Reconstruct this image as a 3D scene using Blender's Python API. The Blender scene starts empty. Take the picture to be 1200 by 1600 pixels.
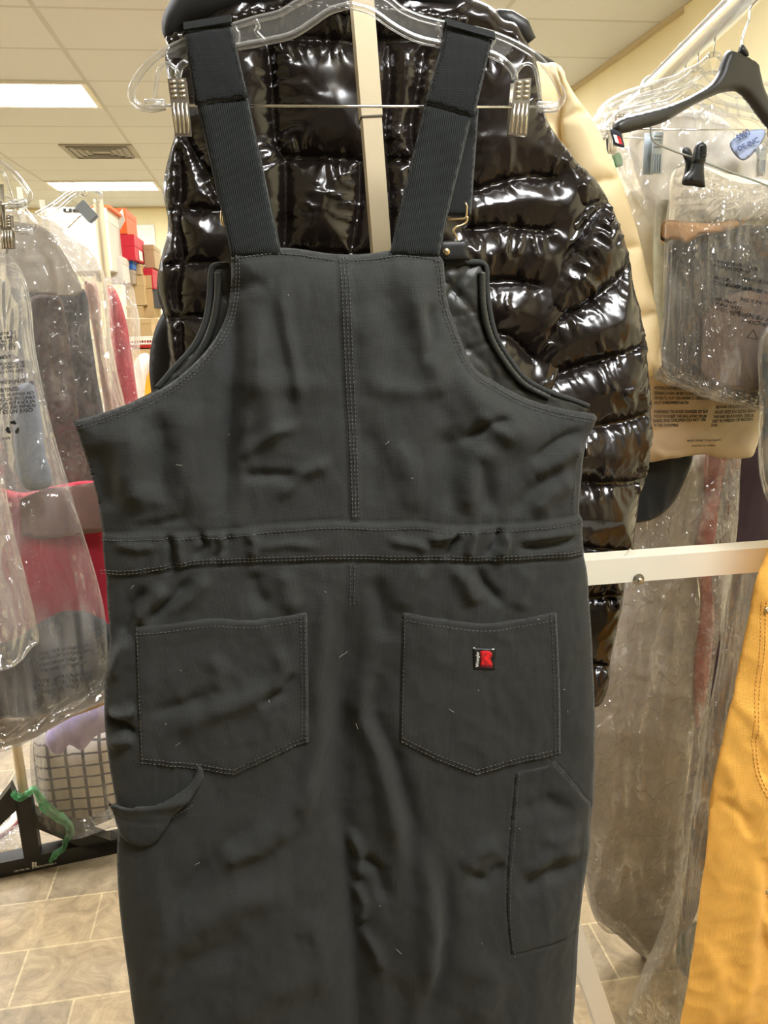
import bpy, bmesh, math, random
import numpy as np
from mathutils import Vector, Matrix, geometry

random.seed(7)
SC = bpy.context.scene
COL = SC.collection

# ------------------------------------------------------------------ camera
F = 1260.0                                   # focal length in pixels of a 1200 x 1600 frame
CAM = np.array([0.0, 0.0, 1.45])             # a phone held at chest height
_y = np.array([396 - 600.0, 800 - 500.0, -F]); _y /= np.linalg.norm(_y)
_x = np.array([1.0, .066, (.066 * _y[1] + _y[0]) / (-_y[2])]); _x /= np.linalg.norm(_x)
_z = np.cross(_x, _y)
ROT = np.stack([_x, _y, _z])                 # camera axes -> world axes
cam_data = bpy.data.cameras.new('camera')
cam_data.sensor_fit = 'VERTICAL'
cam_data.sensor_height = 32.0
cam_data.lens = F / 1600 * 32.0
cam_data.clip_start = .02
cam = bpy.data.objects.new('camera', cam_data)
COL.objects.link(cam)
cam.matrix_world = Matrix([list(ROT[i]) + [float(CAM[i])] for i in range(3)] + [[0, 0, 0, 1]])
SC.camera = cam

# ------------------------------------------------------------------ light and exposure
LAMP_POWER = 24.0                            # emission of every ceiling panel
LAMP_COLOUR = (.985, .99, 1.0, 1)
EXPOSURE = 1.08
SC.view_settings.view_transform = 'Standard'
SC.view_settings.look = 'None'
SC.view_settings.exposure = EXPOSURE
SC.view_settings.gamma = 1.0
SC.view_settings.use_curve_mapping = False
world = bpy.data.worlds.new('world')
SC.world = world
world.use_nodes = True
world.node_tree.nodes['Background'].inputs[0].default_value = (.9, .85, .75, 1)
world.node_tree.nodes['Background'].inputs[1].default_value = .05
SC.cycles.max_bounces = 8
SC.cycles.diffuse_bounces = 4
SC.cycles.glossy_bounces = 3
SC.cycles.transmission_bounces = 4
SC.cycles.transparent_max_bounces = 24
SC.cycles.sample_clamp_indirect = 4.0
SC.cycles.caustics_reflective = False
SC.cycles.caustics_refractive = False
SC.cycles.use_denoising = True

# ------------------------------------------------------------------ where a sight line meets a plane of the shop
def _ray(u, v):
    u = np.asarray(u, float); v = np.asarray(v, float)
    return np.stack([u - 600.0, 800.0 - v, np.full(u.shape, -F)], -1) @ ROT.T

def P(u, v, Y):
    """point of the vertical plane y = Y"""
    d = _ray(u, v)
    return CAM + d * (Y / d[..., 1])[..., None]

def PZ(u, v, Z):
    d = _ray(u, v)
    return CAM + d * ((Z - CAM[2]) / d[..., 2])[..., None]

def UV(p):
    q = (np.asarray(p, float) - CAM) @ ROT
    return 600 + F * q[..., 0] / -q[..., 2], 800 - F * q[..., 1] / -q[..., 2]

# ------------------------------------------------------------------ noise
def _hash(ix, iy, seed):
    h = (ix.astype(np.int64) * 374761393 + iy.astype(np.int64) * 668265263 + seed * 1442695041) & 0xffffffff
    h = ((h ^ (h >> 13)) * 1274126177) & 0xffffffff
    return ((h ^ (h >> 16)) & 0xffff) / 65536.0

def perlin(x, y, seed=0):
    x = np.asarray(x, float); y = np.asarray(y, float)
    ix, iy = np.floor(x), np.floor(y)
    fx, fy = x - ix, y - iy
    sx, sy = fx * fx * fx * (fx * (fx * 6 - 15) + 10), fy * fy * fy * (fy * (fy * 6 - 15) + 10)
    def g(a, b):
        t = _hash(ix + a, iy + b, seed) * 2 * np.pi
        return np.cos(t) * (fx - a) + np.sin(t) * (fy - b)
    n0 = g(0, 0) * (1 - sx) + g(1, 0) * sx
    n1 = g(0, 1) * (1 - sx) + g(1, 1) * sx
    return (n0 * (1 - sy) + n1 * sy) * 1.5

def fbm(x, y, octv=3, seed=0):
    a, s, f = 0, 1.0, 1.0
    for k in range(octv):
        a = a + s * perlin(x * f, y * f, seed + k * 17); s *= .5; f *= 2.03
    return a

def ridged(x, y, seed=0):
    return (1 - np.abs(perlin(x, y, seed))) ** 4

# ------------------------------------------------------------------ outlines and distances (in pixels of the photograph)
def smooth(pts, step=6.0, closed=True):
    """Catmull-Rom through the points; a third value 1 keeps the corner sharp"""
    n = len(pts)
    p = [np.array(q[:2], float) for q in pts]
    hard = [len(q) > 2 and q[2] for q in pts]
    out = []
    for i in range(n if closed else n - 1):
        a, b = p[i], p[(i + 1) % n]
        pa = p[i - 1] if (closed or i > 0) else a
        pb = p[(i + 2) % n] if (closed or i + 2 < n) else b
        L = np.linalg.norm(b - a)
        Lp, Ln = np.linalg.norm(a - pa), np.linalg.norm(pb - b)
        ma = (b - a) if hard[i] else (b - pa) * L / max(L + Lp, 1e-6)
        mb = (b - a) if hard[(i + 1) % n] else (pb - a) * L / max(L + Ln, 1e-6)
        k = max(1, int(round(L / step)))
        for j in range(k):
            t = j / k
            out.append((2*t**3 - 3*t*t + 1) * a + (t**3 - 2*t*t + t) * ma + (-2*t**3 + 3*t*t) * b + (t**3 - t*t) * mb)
    if not closed:
        out.append(p[-1])
    return np.array(out)

def dist(u, v, line, closed=False):
    """distance to a polyline, arc length of the nearest point, signed side, fraction along"""
    L = np.asarray(line, float)
    if closed: L = np.vstack([L, L[:1]])
    best = np.full(u.shape, 1e9); arc = np.zeros(u.shape); side = np.zeros(u.shape)
    acc = 0.0
    for a, b in zip(L[:-1], L[1:]):
        e = b - a; l = math.hypot(*e)
        if l < 1e-9: continue
        t = np.clip(((u - a[0]) * e[0] + (v - a[1]) * e[1]) / (l * l), 0, 1)
        dx, dy = u - a[0] - t * e[0], v - a[1] - t * e[1]
        d = np.hypot(dx, dy)
        m = d < best
        best = np.where(m, d, best); arc = np.where(m, acc + t * l, arc)
        side = np.where(m, np.sign(e[0] * dy - e[1] * dx), side)
        acc += l
    return best, arc, side, arc / max(acc, 1e-6)

def inside(u, v, poly):
    r = np.zeros(u.shape, bool)
    x0, y0 = poly[-1]
    for x1, y1 in poly:
        if y0 != y1:
            c = ((y1 > v) != (y0 > v)) & (u < (x0 - x1) * (v - y1) / (y0 - y1) + x1)
            r ^= c
        x0, y0 = x1, y1
    return r

def fold(u, v, pts, w, a):
    """one soft crease or ridge along a line, fading at its ends"""
    d, _, _, t = dist(u, v, pts)
    return a * np.exp(-(d / w) ** 2) * np.clip(np.sin(np.pi * np.clip(t, .02, .98)) * 1.6, 0, 1)

def sstep(x, a, b):
    t = np.clip((x - a) / (b - a), 0, 1)
    return t * t * (3 - 2 * t)

# ------------------------------------------------------------------ object helpers
def worldloc(o):
    p = Vector((0, 0, 0))
    while o is not None:
        p += o.location; o = o.parent
    return p

def tag(o, label=None, cat=None, group=None, kind=None):
    if label: o['label'] = label
    if cat: o['category'] = cat
    if group: o['group'] = group
    if kind: o['kind'] = kind
    return o

def thing(name, loc, label, cat, group=None):
    o = bpy.data.objects.new(name, None)
    o.empty_display_size = .05
    COL.objects.link(o)
    o.location = Vector([float(c) for c in loc])
    return tag(o, label, cat, group)

def mesh_obj(name, verts, faces, mat, parent=None, smoothed=True, label=None, base=None, auto=None):
    me = bpy.data.meshes.new(name)
    off = worldloc(parent) if parent is not None else Vector(base if base is not None else (0, 0, 0))
    V = np.asarray(verts, float) - np.array(off)
    me.from_pydata([tuple(p) for p in V], [], [tuple(int(i) for i in f) for f in faces])
    me.validate()
    if smoothed:
        me.polygons.foreach_set('use_smooth', [True] * len(me.polygons))
    if mat: me.materials.append(mat)
    o = bpy.data.objects.new(name, me)
    COL.objects.link(o)
    if parent is not None: o.parent = parent
    else: o.location = off
    if smoothed and auto:
        try: me.set_sharp_from_angle(angle=math.radians(auto))
        except Exception: pass
    if label: o['label'] = label
    return o

class MB:
    """collects simple solids that make up one part"""
    def __init__(self): self.v, self.f = [], []
    def add(self, v, f):
        n = len(self.v); self.v += [tuple(map(float, p)) for p in v]; self.f += [tuple(i + n for i in q) for q in f]
        return self
    def hexa(self, c8):
        return self.add(c8, [(0, 3, 2, 1), (4, 5, 6, 7), (0, 1, 5, 4), (1, 2, 6, 5), (2, 3, 7, 6), (3, 0, 4, 7)])
    def box(self, c, s, rz=0.0, bev=0.0):
        x, y, z = [k / 2 for k in s]
        if bev > 0:
            b = min(bev, x * .9, y * .9, z * .9)
            bm = bmesh.new(); bmesh.ops.create_cube(bm, size=1)
            for q in bm.verts: q.co = Vector((q.co.x * s[0], q.co.y * s[1], q.co.z * s[2]))
            bmesh.ops.bevel(bm, geom=bm.edges[:], offset=b, segments=2, affect='EDGES', profile=.6)
            bm.verts.index_update()
            vs = [q.co.copy() for q in bm.verts]; fs = [[q.index for q in f.verts] for f in bm.faces]
            bm.free()
        else:
            vs = [Vector(p) for p in ((-x, -y, -z), (x, -y, -z), (x, y, -z), (-x, y, -z), (-x, -y, z), (x, -y, z), (x, y, z), (-x, y, z))]
            fs = [(0, 3, 2, 1), (4, 5, 6, 7), (0, 1, 5, 4), (1, 2, 6, 5), (2, 3, 7, 6), (3, 0, 4, 7)]
        R = Matrix.Rotation(rz, 3, 'Z'); c = Vector([float(k) for k in c])
        return self.add([R @ q + c for q in vs], fs)
    def bar(self, a, b, w, t, up=(0, 0, 1)):
        """rectangular bar from a to b, w across, t thick along `up`"""
        a, b = Vector(map(float, a)), Vector(map(float, b))
        d = (b - a).normalized(); s = d.cross(Vector(up)).normalized(); n = s.cross(d).normalized()
        s *= w / 2; n *= t / 2
        return self.hexa([a - s - n, a + s - n, b + s - n, b - s - n, a - s + n, a + s + n, b + s + n, b - s + n])
    def tube(self, pts, r, seg=8, closed=False, caps=True):
        p = [Vector([float(c) for c in q]) for q in pts]
        n = len(p); rr = r if hasattr(r, '__len__') else [r] * n
        up = None; vs = []
        for i in range(n):
            a = p[i - 1] if (i > 0 or closed) else p[i]
            b = p[(i + 1) % n] if (i < n - 1 or closed) else p[i]
            t = (b - a).normalized()
            if up is None:
                up = t.orthogonal().normalized()
            up = (up - t * up.dot(t))
            up = up.normalized() if up.length > 1e-6 else t.orthogonal().normalized()
            s = t.cross(up)
            for k in range(seg):
                w = 2 * math.pi * k / seg
                vs.append(p[i] + (up * math.cos(w) + s * math.sin(w)) * rr[i])
        fs = []
        for i in range(n if closed else n - 1):
            j = (i + 1) % n
            for k in range(seg):
                m = (k + 1) % seg
                fs.append((i * seg + k, i * seg + m, j * seg + m, j * seg + k))
        if caps and not closed:
            fs.append(tuple(range(seg))[::-1]); fs.append(tuple((n - 1) * seg + k for k in range(seg)))
        return self.add(vs, fs)
    def prism(self, poly, off):
        """poly: 3-D points of one flat outline; off: vector of its thickness"""
        n = len(poly); o = Vector(off)
        a = [Vector([float(c) for c in q]) for q in poly]
        vs = a + [q + o for q in a]
        fs = [tuple(range(n)), tuple(range(2 * n - 1, n - 1, -1))]
        for i in range(n):
            j = (i + 1) % n; fs.append((i, i + n, j + n, j))
        return self.add(vs, fs)
    def dome(self, c, r, h, n=(0, -1, 0), seg=16, rings=4):
        c = Vector([float(k) for k in c]); n = Vector(n).normalized(); a = n.orthogonal().normalized(); b = n.cross(a)
        vs = []; fs = []
        for i in range(rings):
            w = math.pi / 2 * i / rings
            for k in range(seg):
                t = 2 * math.pi * k / seg
                vs.append(c + (a * math.cos(t) + b * math.sin(t)) * r * math.cos(w) + n * h * math.sin(w))
        vs.append(c + n * h)
        for i in range(rings - 1):
            for k in range(seg):
                m = (k + 1) % seg
                fs.append((i * seg + k, i * seg + m, (i + 1) * seg + m, (i + 1) * seg + k))
        for k in range(seg): fs.append(((rings - 1) * seg + k, (rings - 1) * seg + (k + 1) % seg, len(vs) - 1))
        fs.append(tuple(range(seg))[::-1])
        return self.add(vs, fs)
    def out(self, name, mat, parent=None, smoothed=False, label=None, base=None, auto=None):
        return mesh_obj(name, self.v, self.f, mat, parent, smoothed, label, base, auto)

def panel(name, px, Y, mat, parent=None, front=None, back=None, res=.005, step=None, label=None, base=None, raw=False):
    """cloth or film: a closed body filling an outline in the plane y = Y.
    front(u, v, d) and back(u, v, d) give each side's offset towards the viewer side (-y), d = metres from the edge"""
    line = np.asarray(px, float) if raw else smooth(px, step or max(2.5, res * F / Y))
    pts = P(line[:, 0], line[:, 1], Y)
    b2 = pts[:, [0, 2]]
    lo, hi = b2.min(0), b2.max(0)
    hx, hz = res, res * .866
    nx, nz = int((hi[0] - lo[0]) / hx) + 2, int((hi[1] - lo[1]) / hz) + 2
    gx, gz = np.meshgrid(np.arange(nx), np.arange(nz))
    gx = (lo[0] + (gx + .5 * (gz % 2)) * hx).ravel(); gz = (lo[1] + gz * hz).ravel()
    m = inside(gx, gz, b2); gx, gz = gx[m], gz[m]
    if len(gx):
        d = dist(gx, gz, b2, True)[0]; m = d > .5 * res; gx, gz = gx[m], gz[m]
    n = len(b2)
    co = [Vector((float(a), float(b))) for a, b in b2] + [Vector((float(a), float(b))) for a, b in zip(gx, gz)]
    vs, _, fs, *_r = geometry.delaunay_2d_cdt(co, [], [list(range(n))], 1, 1e-6)
    q = np.array([(p.x, p.y) for p in vs])
    d = dist(q[:, 0], q[:, 1], b2, True)[0]
    rim = d < 1e-5; d[rim] = 0
    w = np.stack([q[:, 0], np.full(len(q), Y), q[:, 1]], 1)
    u, v = UV(w)
    fr = front(u, v, d) if front else .0015 * np.ones(len(q))
    A = w.copy(); A[:, 1] -= fr
    fs = [list(f) for f in fs]
    # orient front faces towards -y
    f0 = fs[0]; e1, e2 = q[f0[1]] - q[f0[0]], q[f0[2]] - q[f0[0]]
    if e1[0] * e2[1] - e1[1] * e2[0] < 0: fs = [f[::-1] for f in fs]
    verts, faces = list(A), list(fs)
    if back is not False:
        bk = back(u, v, d) if back else fr - .0015
        idx = np.arange(len(q)); k = len(q)
        for i in range(len(q)):
            if not rim[i]:
                verts.append((w[i, 0], w[i, 1] - bk[i], w[i, 2])); idx[i] = k; k += 1
        faces += [[int(idx[i]) for i in f][::-1] for f in fs]
    return mesh_obj(name, verts, faces, mat, parent, True, label, base)

def ribbon(name, line3, across, w, t, mat, parent=None, label=None):
    """flat strap along 3-D points, `across` the direction of its width"""
    m = MB(); a = Vector(across).normalized()
    p = [Vector([float(c) for c in q]) for q in line3]; vs = []; fs = []
    for i in range(len(p)):
        d = (p[min(i + 1, len(p) - 1)] - p[max(i - 1, 0)]).normalized(); nn = d.cross(a).normalized()
        ww = w[i] if hasattr(w, '__len__') else w
        vs += [p[i] - a * ww / 2 - nn * t / 2, p[i] + a * ww / 2 - nn * t / 2, p[i] + a * ww / 2 + nn * t / 2, p[i] - a * ww / 2 + nn * t / 2]
    for i in range(len(p) - 1):
        for k in range(4): fs.append((4*i + k, 4*i + (k + 1) % 4, 4*i + 4 + (k + 1) % 4, 4*i + 4 + k))
    fs += [(3, 2, 1, 0), tuple(4 * (len(p) - 1) + k for k in range(4))]
    return m.add(vs, fs).out(name, mat, parent, True, label, auto=40)

def stitch(lines, Y, off, mat, parent, name='stitching', L=4.2, gap=2.2, r=.00042, label=None):
    """rows of short thread dashes lying on a surface whose offset is off(u, v)"""
    m = MB()
    for ln in lines:
        ln = smooth(ln, 2.0, False)
        seg = np.hypot(*np.diff(ln, axis=0).T); s = np.concatenate([[0], np.cumsum(seg)])
        t0 = np.arange(0, s[-1] - L, L + gap)
        au, av = np.interp(t0, s, ln[:, 0]), np.interp(t0, s, ln[:, 1])
        bu, bv = np.interp(t0 + L, s, ln[:, 0]), np.interp(t0 + L, s, ln[:, 1])
        A, B = P(au, av, Y), P(bu, bv, Y)
        A[:, 1] -= off(au, av) + .0002; B[:, 1] -= off(bu, bv) + .0002
        for a, b in zip(A, B):
            m.tube([a, (a * .8 + b * .2) - (0, .0003, 0), (a * .2 + b * .8) - (0, .0003, 0), b], [r * .5, r, r, r * .5], 5)
    return m.out(name, mat, parent, True, label)

def text_mesh(s, bold=.022):
    c = bpy.data.curves.new('lettering', 'FONT'); c.body = s; c.size = 1.0; c.offset = bold
    o = bpy.data.objects.new('lettering', c); COL.objects.link(o)
    dg = bpy.context.evaluated_depsgraph_get()
    me = bpy.data.meshes.new_from_object(o.evaluated_get(dg))
    v = np.array([(q.co.x, q.co.y) for q in me.vertices]) if len(me.vertices) else np.zeros((0, 2))
    f = [tuple(p.vertices) for p in me.polygons]
    bpy.data.objects.remove(o); bpy.data.curves.remove(c); bpy.data.meshes.remove(me)
    return v, f

def lettering(name, rows, Y, off, mat, parent, label=None, lift=.0006):
    """rows: (string, u, v, height, width or None, slope) -> ink lying on the surface off(u, v)"""
    V, Fc = [], []
    for s, u0, v0, h, wd, sl in rows:
        v, f = text_mesh(s)
        if not len(v): continue
        k = h / .70
        x = v[:, 0] * k; y = v[:, 1] * k
        if wd: x = x * wd / max(x.max(), 1e-6)
        c, sn = math.cos(sl), math.sin(sl)
        uu, vv = u0 + x * c - (-y) * sn * 1.0, v0 + x * sn - y * c
        p = P(uu, vv, Y); p[:, 1] -= off(uu, vv) + lift
        n = len(V); V += [tuple(q) for q in p]; Fc += [tuple(i + n for i in q) for q in f]
    return mesh_obj(name, V, Fc, mat, parent, False, label)

# ------------------------------------------------------------------ materials
def new_mat(name):
    m = bpy.data.materials.new(name); m.use_nodes = True
    nt = m.node_tree; b = nt.nodes['Principled BSDF']
    return m, nt, b

def c4(c): return (c[0], c[1], c[2], 1)

def link(nt, a, b): nt.links.new(a, b)

def node(nt, kind, **kw):
    n = nt.nodes.new(kind)
    for k, v in kw.items():
        if k in n.inputs: n.inputs[k].default_value = v
        else: setattr(n, k, v)
    return n

def solid(name, col, rough=.5, metal=0.0, var=0.0, vscale=20.0, bump=0.0, bscale=200.0, spec=.5, sheen=0.0, coat=0.0, stretch=None):
    m, nt, b = new_mat(name)
    b.inputs['Base Color'].default_value = c4(col); b.inputs['Roughness'].default_value = rough
    b.inputs['Metallic'].default_value = metal; b.inputs['Specular IOR Level'].default_value = spec
    b.inputs['Sheen Weight'].default_value = sheen; b.inputs['Sheen Roughness'].default_value = .5
    b.inputs['Coat Weight'].default_value = coat; b.inputs['Coat Roughness'].default_value = .08
    co = node(nt, 'ShaderNodeTexCoord').outputs['Object']
    if stretch:
        mp = node(nt, 'ShaderNodeMapping'); mp.inputs['Scale'].default_value = stretch
        link(nt, co, mp.inputs['Vector']); co = mp.outputs['Vector']
    if var:
        n = node(nt, 'ShaderNodeTexNoise', Scale=vscale, Detail=4.0); link(nt, co, n.inputs['Vector'])
        r = node(nt, 'ShaderNodeValToRGB')
        r.color_ramp.elements[0].position = .3; r.color_ramp.elements[1].position = .7
        r.color_ramp.elements[0].color = c4([max(0, k * (1 - var)) for k in col]); r.color_ramp.elements[1].color = c4([min(1, k * (1 + var)) for k in col])
        link(nt, n.outputs['Fac'], r.inputs['Fac']); link(nt, r.outputs['Color'], b.inputs['Base Color'])
    if bump:
        n = node(nt, 'ShaderNodeTexNoise', Scale=bscale, Detail=3.0); link(nt, co, n.inputs['Vector'])
        bp = node(nt, 'ShaderNodeBump', Strength=bump, Distance=.001)
        link(nt, n.outputs['Fac'], bp.inputs['Height']); link(nt, bp.outputs['Normal'], b.inputs['Normal'])
    return m

def weave(name, col, rough=.85, var=.18, pitch=900.0, depth=.35, sheen=.15, ribs=None):
    """woven cloth: fine crossed threads, slight uneven dye"""
    m, nt, b = new_mat(name)
    b.inputs['Roughness'].default_value = rough; b.inputs['Specular IOR Level'].default_value = .3
    b.inputs['Sheen Weight'].default_value = sheen; b.inputs['Sheen Roughness'].default_value = .45
    b.inputs['Sheen Tint'].default_value = (.9, .92, .85, 1)
    co = node(nt, 'ShaderNodeTexCoord').outputs['Object']
    n = node(nt, 'ShaderNodeTexNoise', Scale=14.0, Detail=5.0, Roughness=.65); link(nt, co, n.inputs['Vector'])
    fine = node(nt, 'ShaderNodeTexNoise', Scale=700.0, Detail=2.0); link(nt, co, fine.inputs['Vector'])
    mx = node(nt, 'ShaderNodeMath', operation='MULTIPLY_ADD'); link(nt, fine.outputs['Fac'], mx.inputs[0]); mx.inputs[1].default_value = .5
    link(nt, n.outputs['Fac'], mx.inputs[2])
    r = node(nt, 'ShaderNodeValToRGB')
    r.color_ramp.elements[0].position = .5; r.color_ramp.elements[1].position = 1.0
    r.color_ramp.elements[0].color = c4([k * (1 - var) for k in col]); r.color_ramp.elements[1].color = c4([k * (1 + var) for k in col])
    link(nt, mx.outputs[0], r.inputs['Fac']); link(nt, r.outputs['Color'], b.inputs['Base Color'])
    if ribs:
        mp = node(nt, 'ShaderNodeMapping'); mp.inputs['Rotation'].default_value = (0, ribs[1], 0); link(nt, co, mp.inputs['Vector'])
        wv = node(nt, 'ShaderNodeTexWave', Scale=ribs[0], Distortion=.4); wv.bands_direction = 'X'
        link(nt, mp.outputs['Vector'], wv.inputs['Vector']); h = wv.outputs['Fac']
    else:
        w1 = node(nt, 'ShaderNodeTexWave', Scale=pitch / 6.3, Distortion=1.5); w1.bands_direction = 'X'
        w2 = node(nt, 'ShaderNodeTexWave', Scale=pitch / 6.3, Distortion=1.5); w2.bands_direction = 'Z'
        link(nt, co, w1.inputs['Vector']); link(nt, co, w2.inputs['Vector'])
        ad = node(nt, 'ShaderNodeMath', operation='ADD'); link(nt, w1.outputs['Fac'], ad.inputs[0]); link(nt, w2.outputs['Fac'], ad.inputs[1])
        h = ad.outputs[0]
    bp = node(nt, 'ShaderNodeBump', Strength=depth, Distance=.0006)
    link(nt, h, bp.inputs['Height']); link(nt, bp.outputs['Normal'], b.inputs['Normal'])
    return m

def film(name, tint=(1, 1, 1), haze=.10, haze_col=(.88, .86, .82), gloss=.34, rough=.08, fine=30.0, bump=.8, stretch=(1, 1, .10), streak=.20, crumple=11.0):
    """thin clear plastic: see-through, whitened along its creases, shiny"""
    m = bpy.data.materials.new(name); m.use_nodes = True
    nt = m.node_tree; nt.nodes.clear()
    o = node(nt, 'ShaderNodeOutputMaterial')
    tr = node(nt, 'ShaderNodeBsdfTransparent'); tr.inputs[0].default_value = c4(tint)
    df = node(nt, 'ShaderNodeBsdfDiffuse'); df.inputs[0].default_value = c4(haze_col)
    tl = node(nt, 'ShaderNodeBsdfTranslucent'); tl.inputs[0].default_value = c4(haze_col)
    dm = node(nt, 'ShaderNodeMixShader'); dm.inputs[0].default_value = .4; link(nt, df.outputs[0], dm.inputs[1]); link(nt, tl.outputs[0], dm.inputs[2])
    gl = node(nt, 'ShaderNodeBsdfGlossy', Roughness=rough)
    co = node(nt, 'ShaderNodeTexCoord').outputs['Object']
    mp = node(nt, 'ShaderNodeMapping'); mp.inputs['Scale'].default_value = stretch; link(nt, co, mp.inputs['Vector'])
    n = node(nt, 'ShaderNodeTexNoise', Scale=fine, Detail=1.5, Roughness=.5, Distortion=.3); link(nt, mp.outputs['Vector'], n.inputs['Vector'])
    n2 = node(nt, 'ShaderNodeTexNoise', Scale=crumple, Detail=1.0, Roughness=.5, Distortion=.8); link(nt, co, n2.inputs['Vector'])
    n3 = node(nt, 'ShaderNodeTexNoise', Scale=9.0, Detail=1.0); link(nt, co, n3.inputs['Vector'])
    def crest(src, k):                                  # thin ridges where the noise crosses its middle
        a = node(nt, 'ShaderNodeMath', operation='SUBTRACT'); link(nt, src, a.inputs[0]); a.inputs[1].default_value = .5
        b = node(nt, 'ShaderNodeMath', operation='ABSOLUTE'); link(nt, a.outputs[0], b.inputs[0])
        c = node(nt, 'ShaderNodeMath', operation='MULTIPLY_ADD'); link(nt, b.outputs[0], c.inputs[0]); c.inputs[1].default_value = -k; c.inputs[2].default_value = 1.0; c.use_clamp = True
        return c.outputs[0]
    r1, r2 = crest(n.outputs['Fac'], 7.0), crest(n2.outputs['Fac'], 9.0)
    pt = node(nt, 'ShaderNodeMath', operation='MULTIPLY_ADD'); link(nt, n3.outputs['Fac'], pt.inputs[0]); pt.inputs[1].default_value = 5.0; pt.inputs[2].default_value = -2.1; pt.use_clamp = True
    pm = node(nt, 'ShaderNodeMath', operation='MULTIPLY'); link(nt, r1, pm.inputs[0]); link(nt, pt.outputs[0], pm.inputs[1])
    hs_ = node(nt, 'ShaderNodeMath', operation='ADD'); link(nt, r1, hs_.inputs[0]); link(nt, r2, hs_.inputs[1])
    bp = node(nt, 'ShaderNodeBump', Strength=bump, Distance=.006); link(nt, hs_.outputs[0], bp.inputs['Height'])
    link(nt, bp.outputs['Normal'], gl.inputs['Normal'])
    hz = node(nt, 'ShaderNodeMath', operation='MULTIPLY_ADD'); link(nt, pm.outputs[0], hz.inputs[0]); hz.inputs[1].default_value = streak; hz.inputs[2].default_value = haze
    m1 = node(nt, 'ShaderNodeMixShader'); link(nt, hz.outputs[0], m1.inputs[0]); link(nt, tr.outputs[0], m1.inputs[1]); link(nt, dm.outputs[0], m1.inputs[2])
    lw = node(nt, 'ShaderNodeLayerWeight', Blend=.3); link(nt, bp.outputs['Normal'], lw.inputs['Normal'])
    fr = node(nt, 'ShaderNodeMath', operation='MULTIPLY_ADD'); link(nt, lw.outputs['Fresnel'], fr.inputs[0]); fr.inputs[1].default_value = gloss; fr.inputs[2].default_value = .06
    fr.use_clamp = True
    m2 = node(nt, 'ShaderNodeMixShader'); link(nt, fr.outputs[0], m2.inputs[0]); link(nt, m1.outputs[0], m2.inputs[1]); link(nt, gl.outputs[0], m2.inputs[2])
    link(nt, m2.outputs[0], o.inputs['Surface'])
    return m

M = {}
M['duck'] = weave('charcoal_duck_canvas', (.0285, .0298, .0282), .88, .16, 1500.0, .25, .08)
M['elastic'] = weave('ribbed_black_elastic', (.0085, .0110, .0108), .85, .1, 900.0, .7, .1, ribs=(170.0, .14))
M['webbing'] = weave('black_webbing', (.0085, .0103, .0103), .85, .1, 1400.0, .3, .1)
M['lining'] = solid('quilted_satin_lining', (.024, .025, .022), .42, 0, .1, 30, .15, 400)
M['thread'] = solid('grey_thread', (.085, .085, .08), .7)
M['brass'] = solid('pale_brass', (.75, .58, .33), .28, 1.0)
M['chrome'] = solid('chrome_steel', (.80, .79, .76), .16, 1.0)
M['satin_steel'] = solid('satin_steel_post', (.64, .54, .36), .42, .35, bump=.05, bscale=60, stretch=(30, 30, 1))
M['clip_steel'] = solid('nickel_clip', (.50, .47, .41), .34, 1.0)  # darkened so the grooves between the ribs read as shaded
M['clip_rib'] = solid('nickel_ribs_lightened', (.86, .82, .73), .25, 1.0)  # same metal lightened, light on the raised ribs put into the colour
M['brushed'] = solid('brushed_chrome_tube', (.66, .68, .72), .24, 1.0)
M['blue_steel'] = solid('dull_steel_clip', (.42, .46, .48), .4, .9)
M['puffer'] = solid('glossy_black_nylon', (.012, .0085, .0072), .20, 0, .1, 20, .05, 90, spec=.6)
M['puffer_matte'] = solid('black_softshell_cloth', (.011, .011, .012), .75, 0, .1, 40, .1, 500)
M['cream'] = solid('cream_quilted_shell', (.78, .63, .36), .6, 0, .05, 12, .12, 150)
M['black_plastic'] = solid('black_moulded_plastic', (.024, .024, .022), .42, 0, 0, 1, .05, 300)
M['clip_black'] = solid('black_clip_plastic', (.008, .009, .009), .45)
M['white_paint'] = solid('white_powder_coat', (.80, .76, .62), .38, 0, .03, 10)
M['black_steel'] = solid('black_painted_steel', (.012, .012, .011), .5, 0, .2, 40)
M['tan_duck'] = weave('tan_duck_canvas', (.93, .49, .095), .85, .14, 1300.0, .35, .1)
M['tan_thread'] = solid('ochre_thread', (.70, .34, .08), .7)
M['ink'] = solid('black_ink', (.012, .012, .012), .6)
M['ink_grey'] = solid('grey_ink', (.10, .10, .10), .6)
M['blue_ink'] = solid('blue_ink', (.05, .08, .2), .6)
M['white'] = solid('white_thread', (.85, .85, .80), .7)
M['red'] = solid('red_thread', (.75, .012, .015), .6)
M['navy'] = solid('navy_cloth', (.010, .012, .022), .8)

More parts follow.
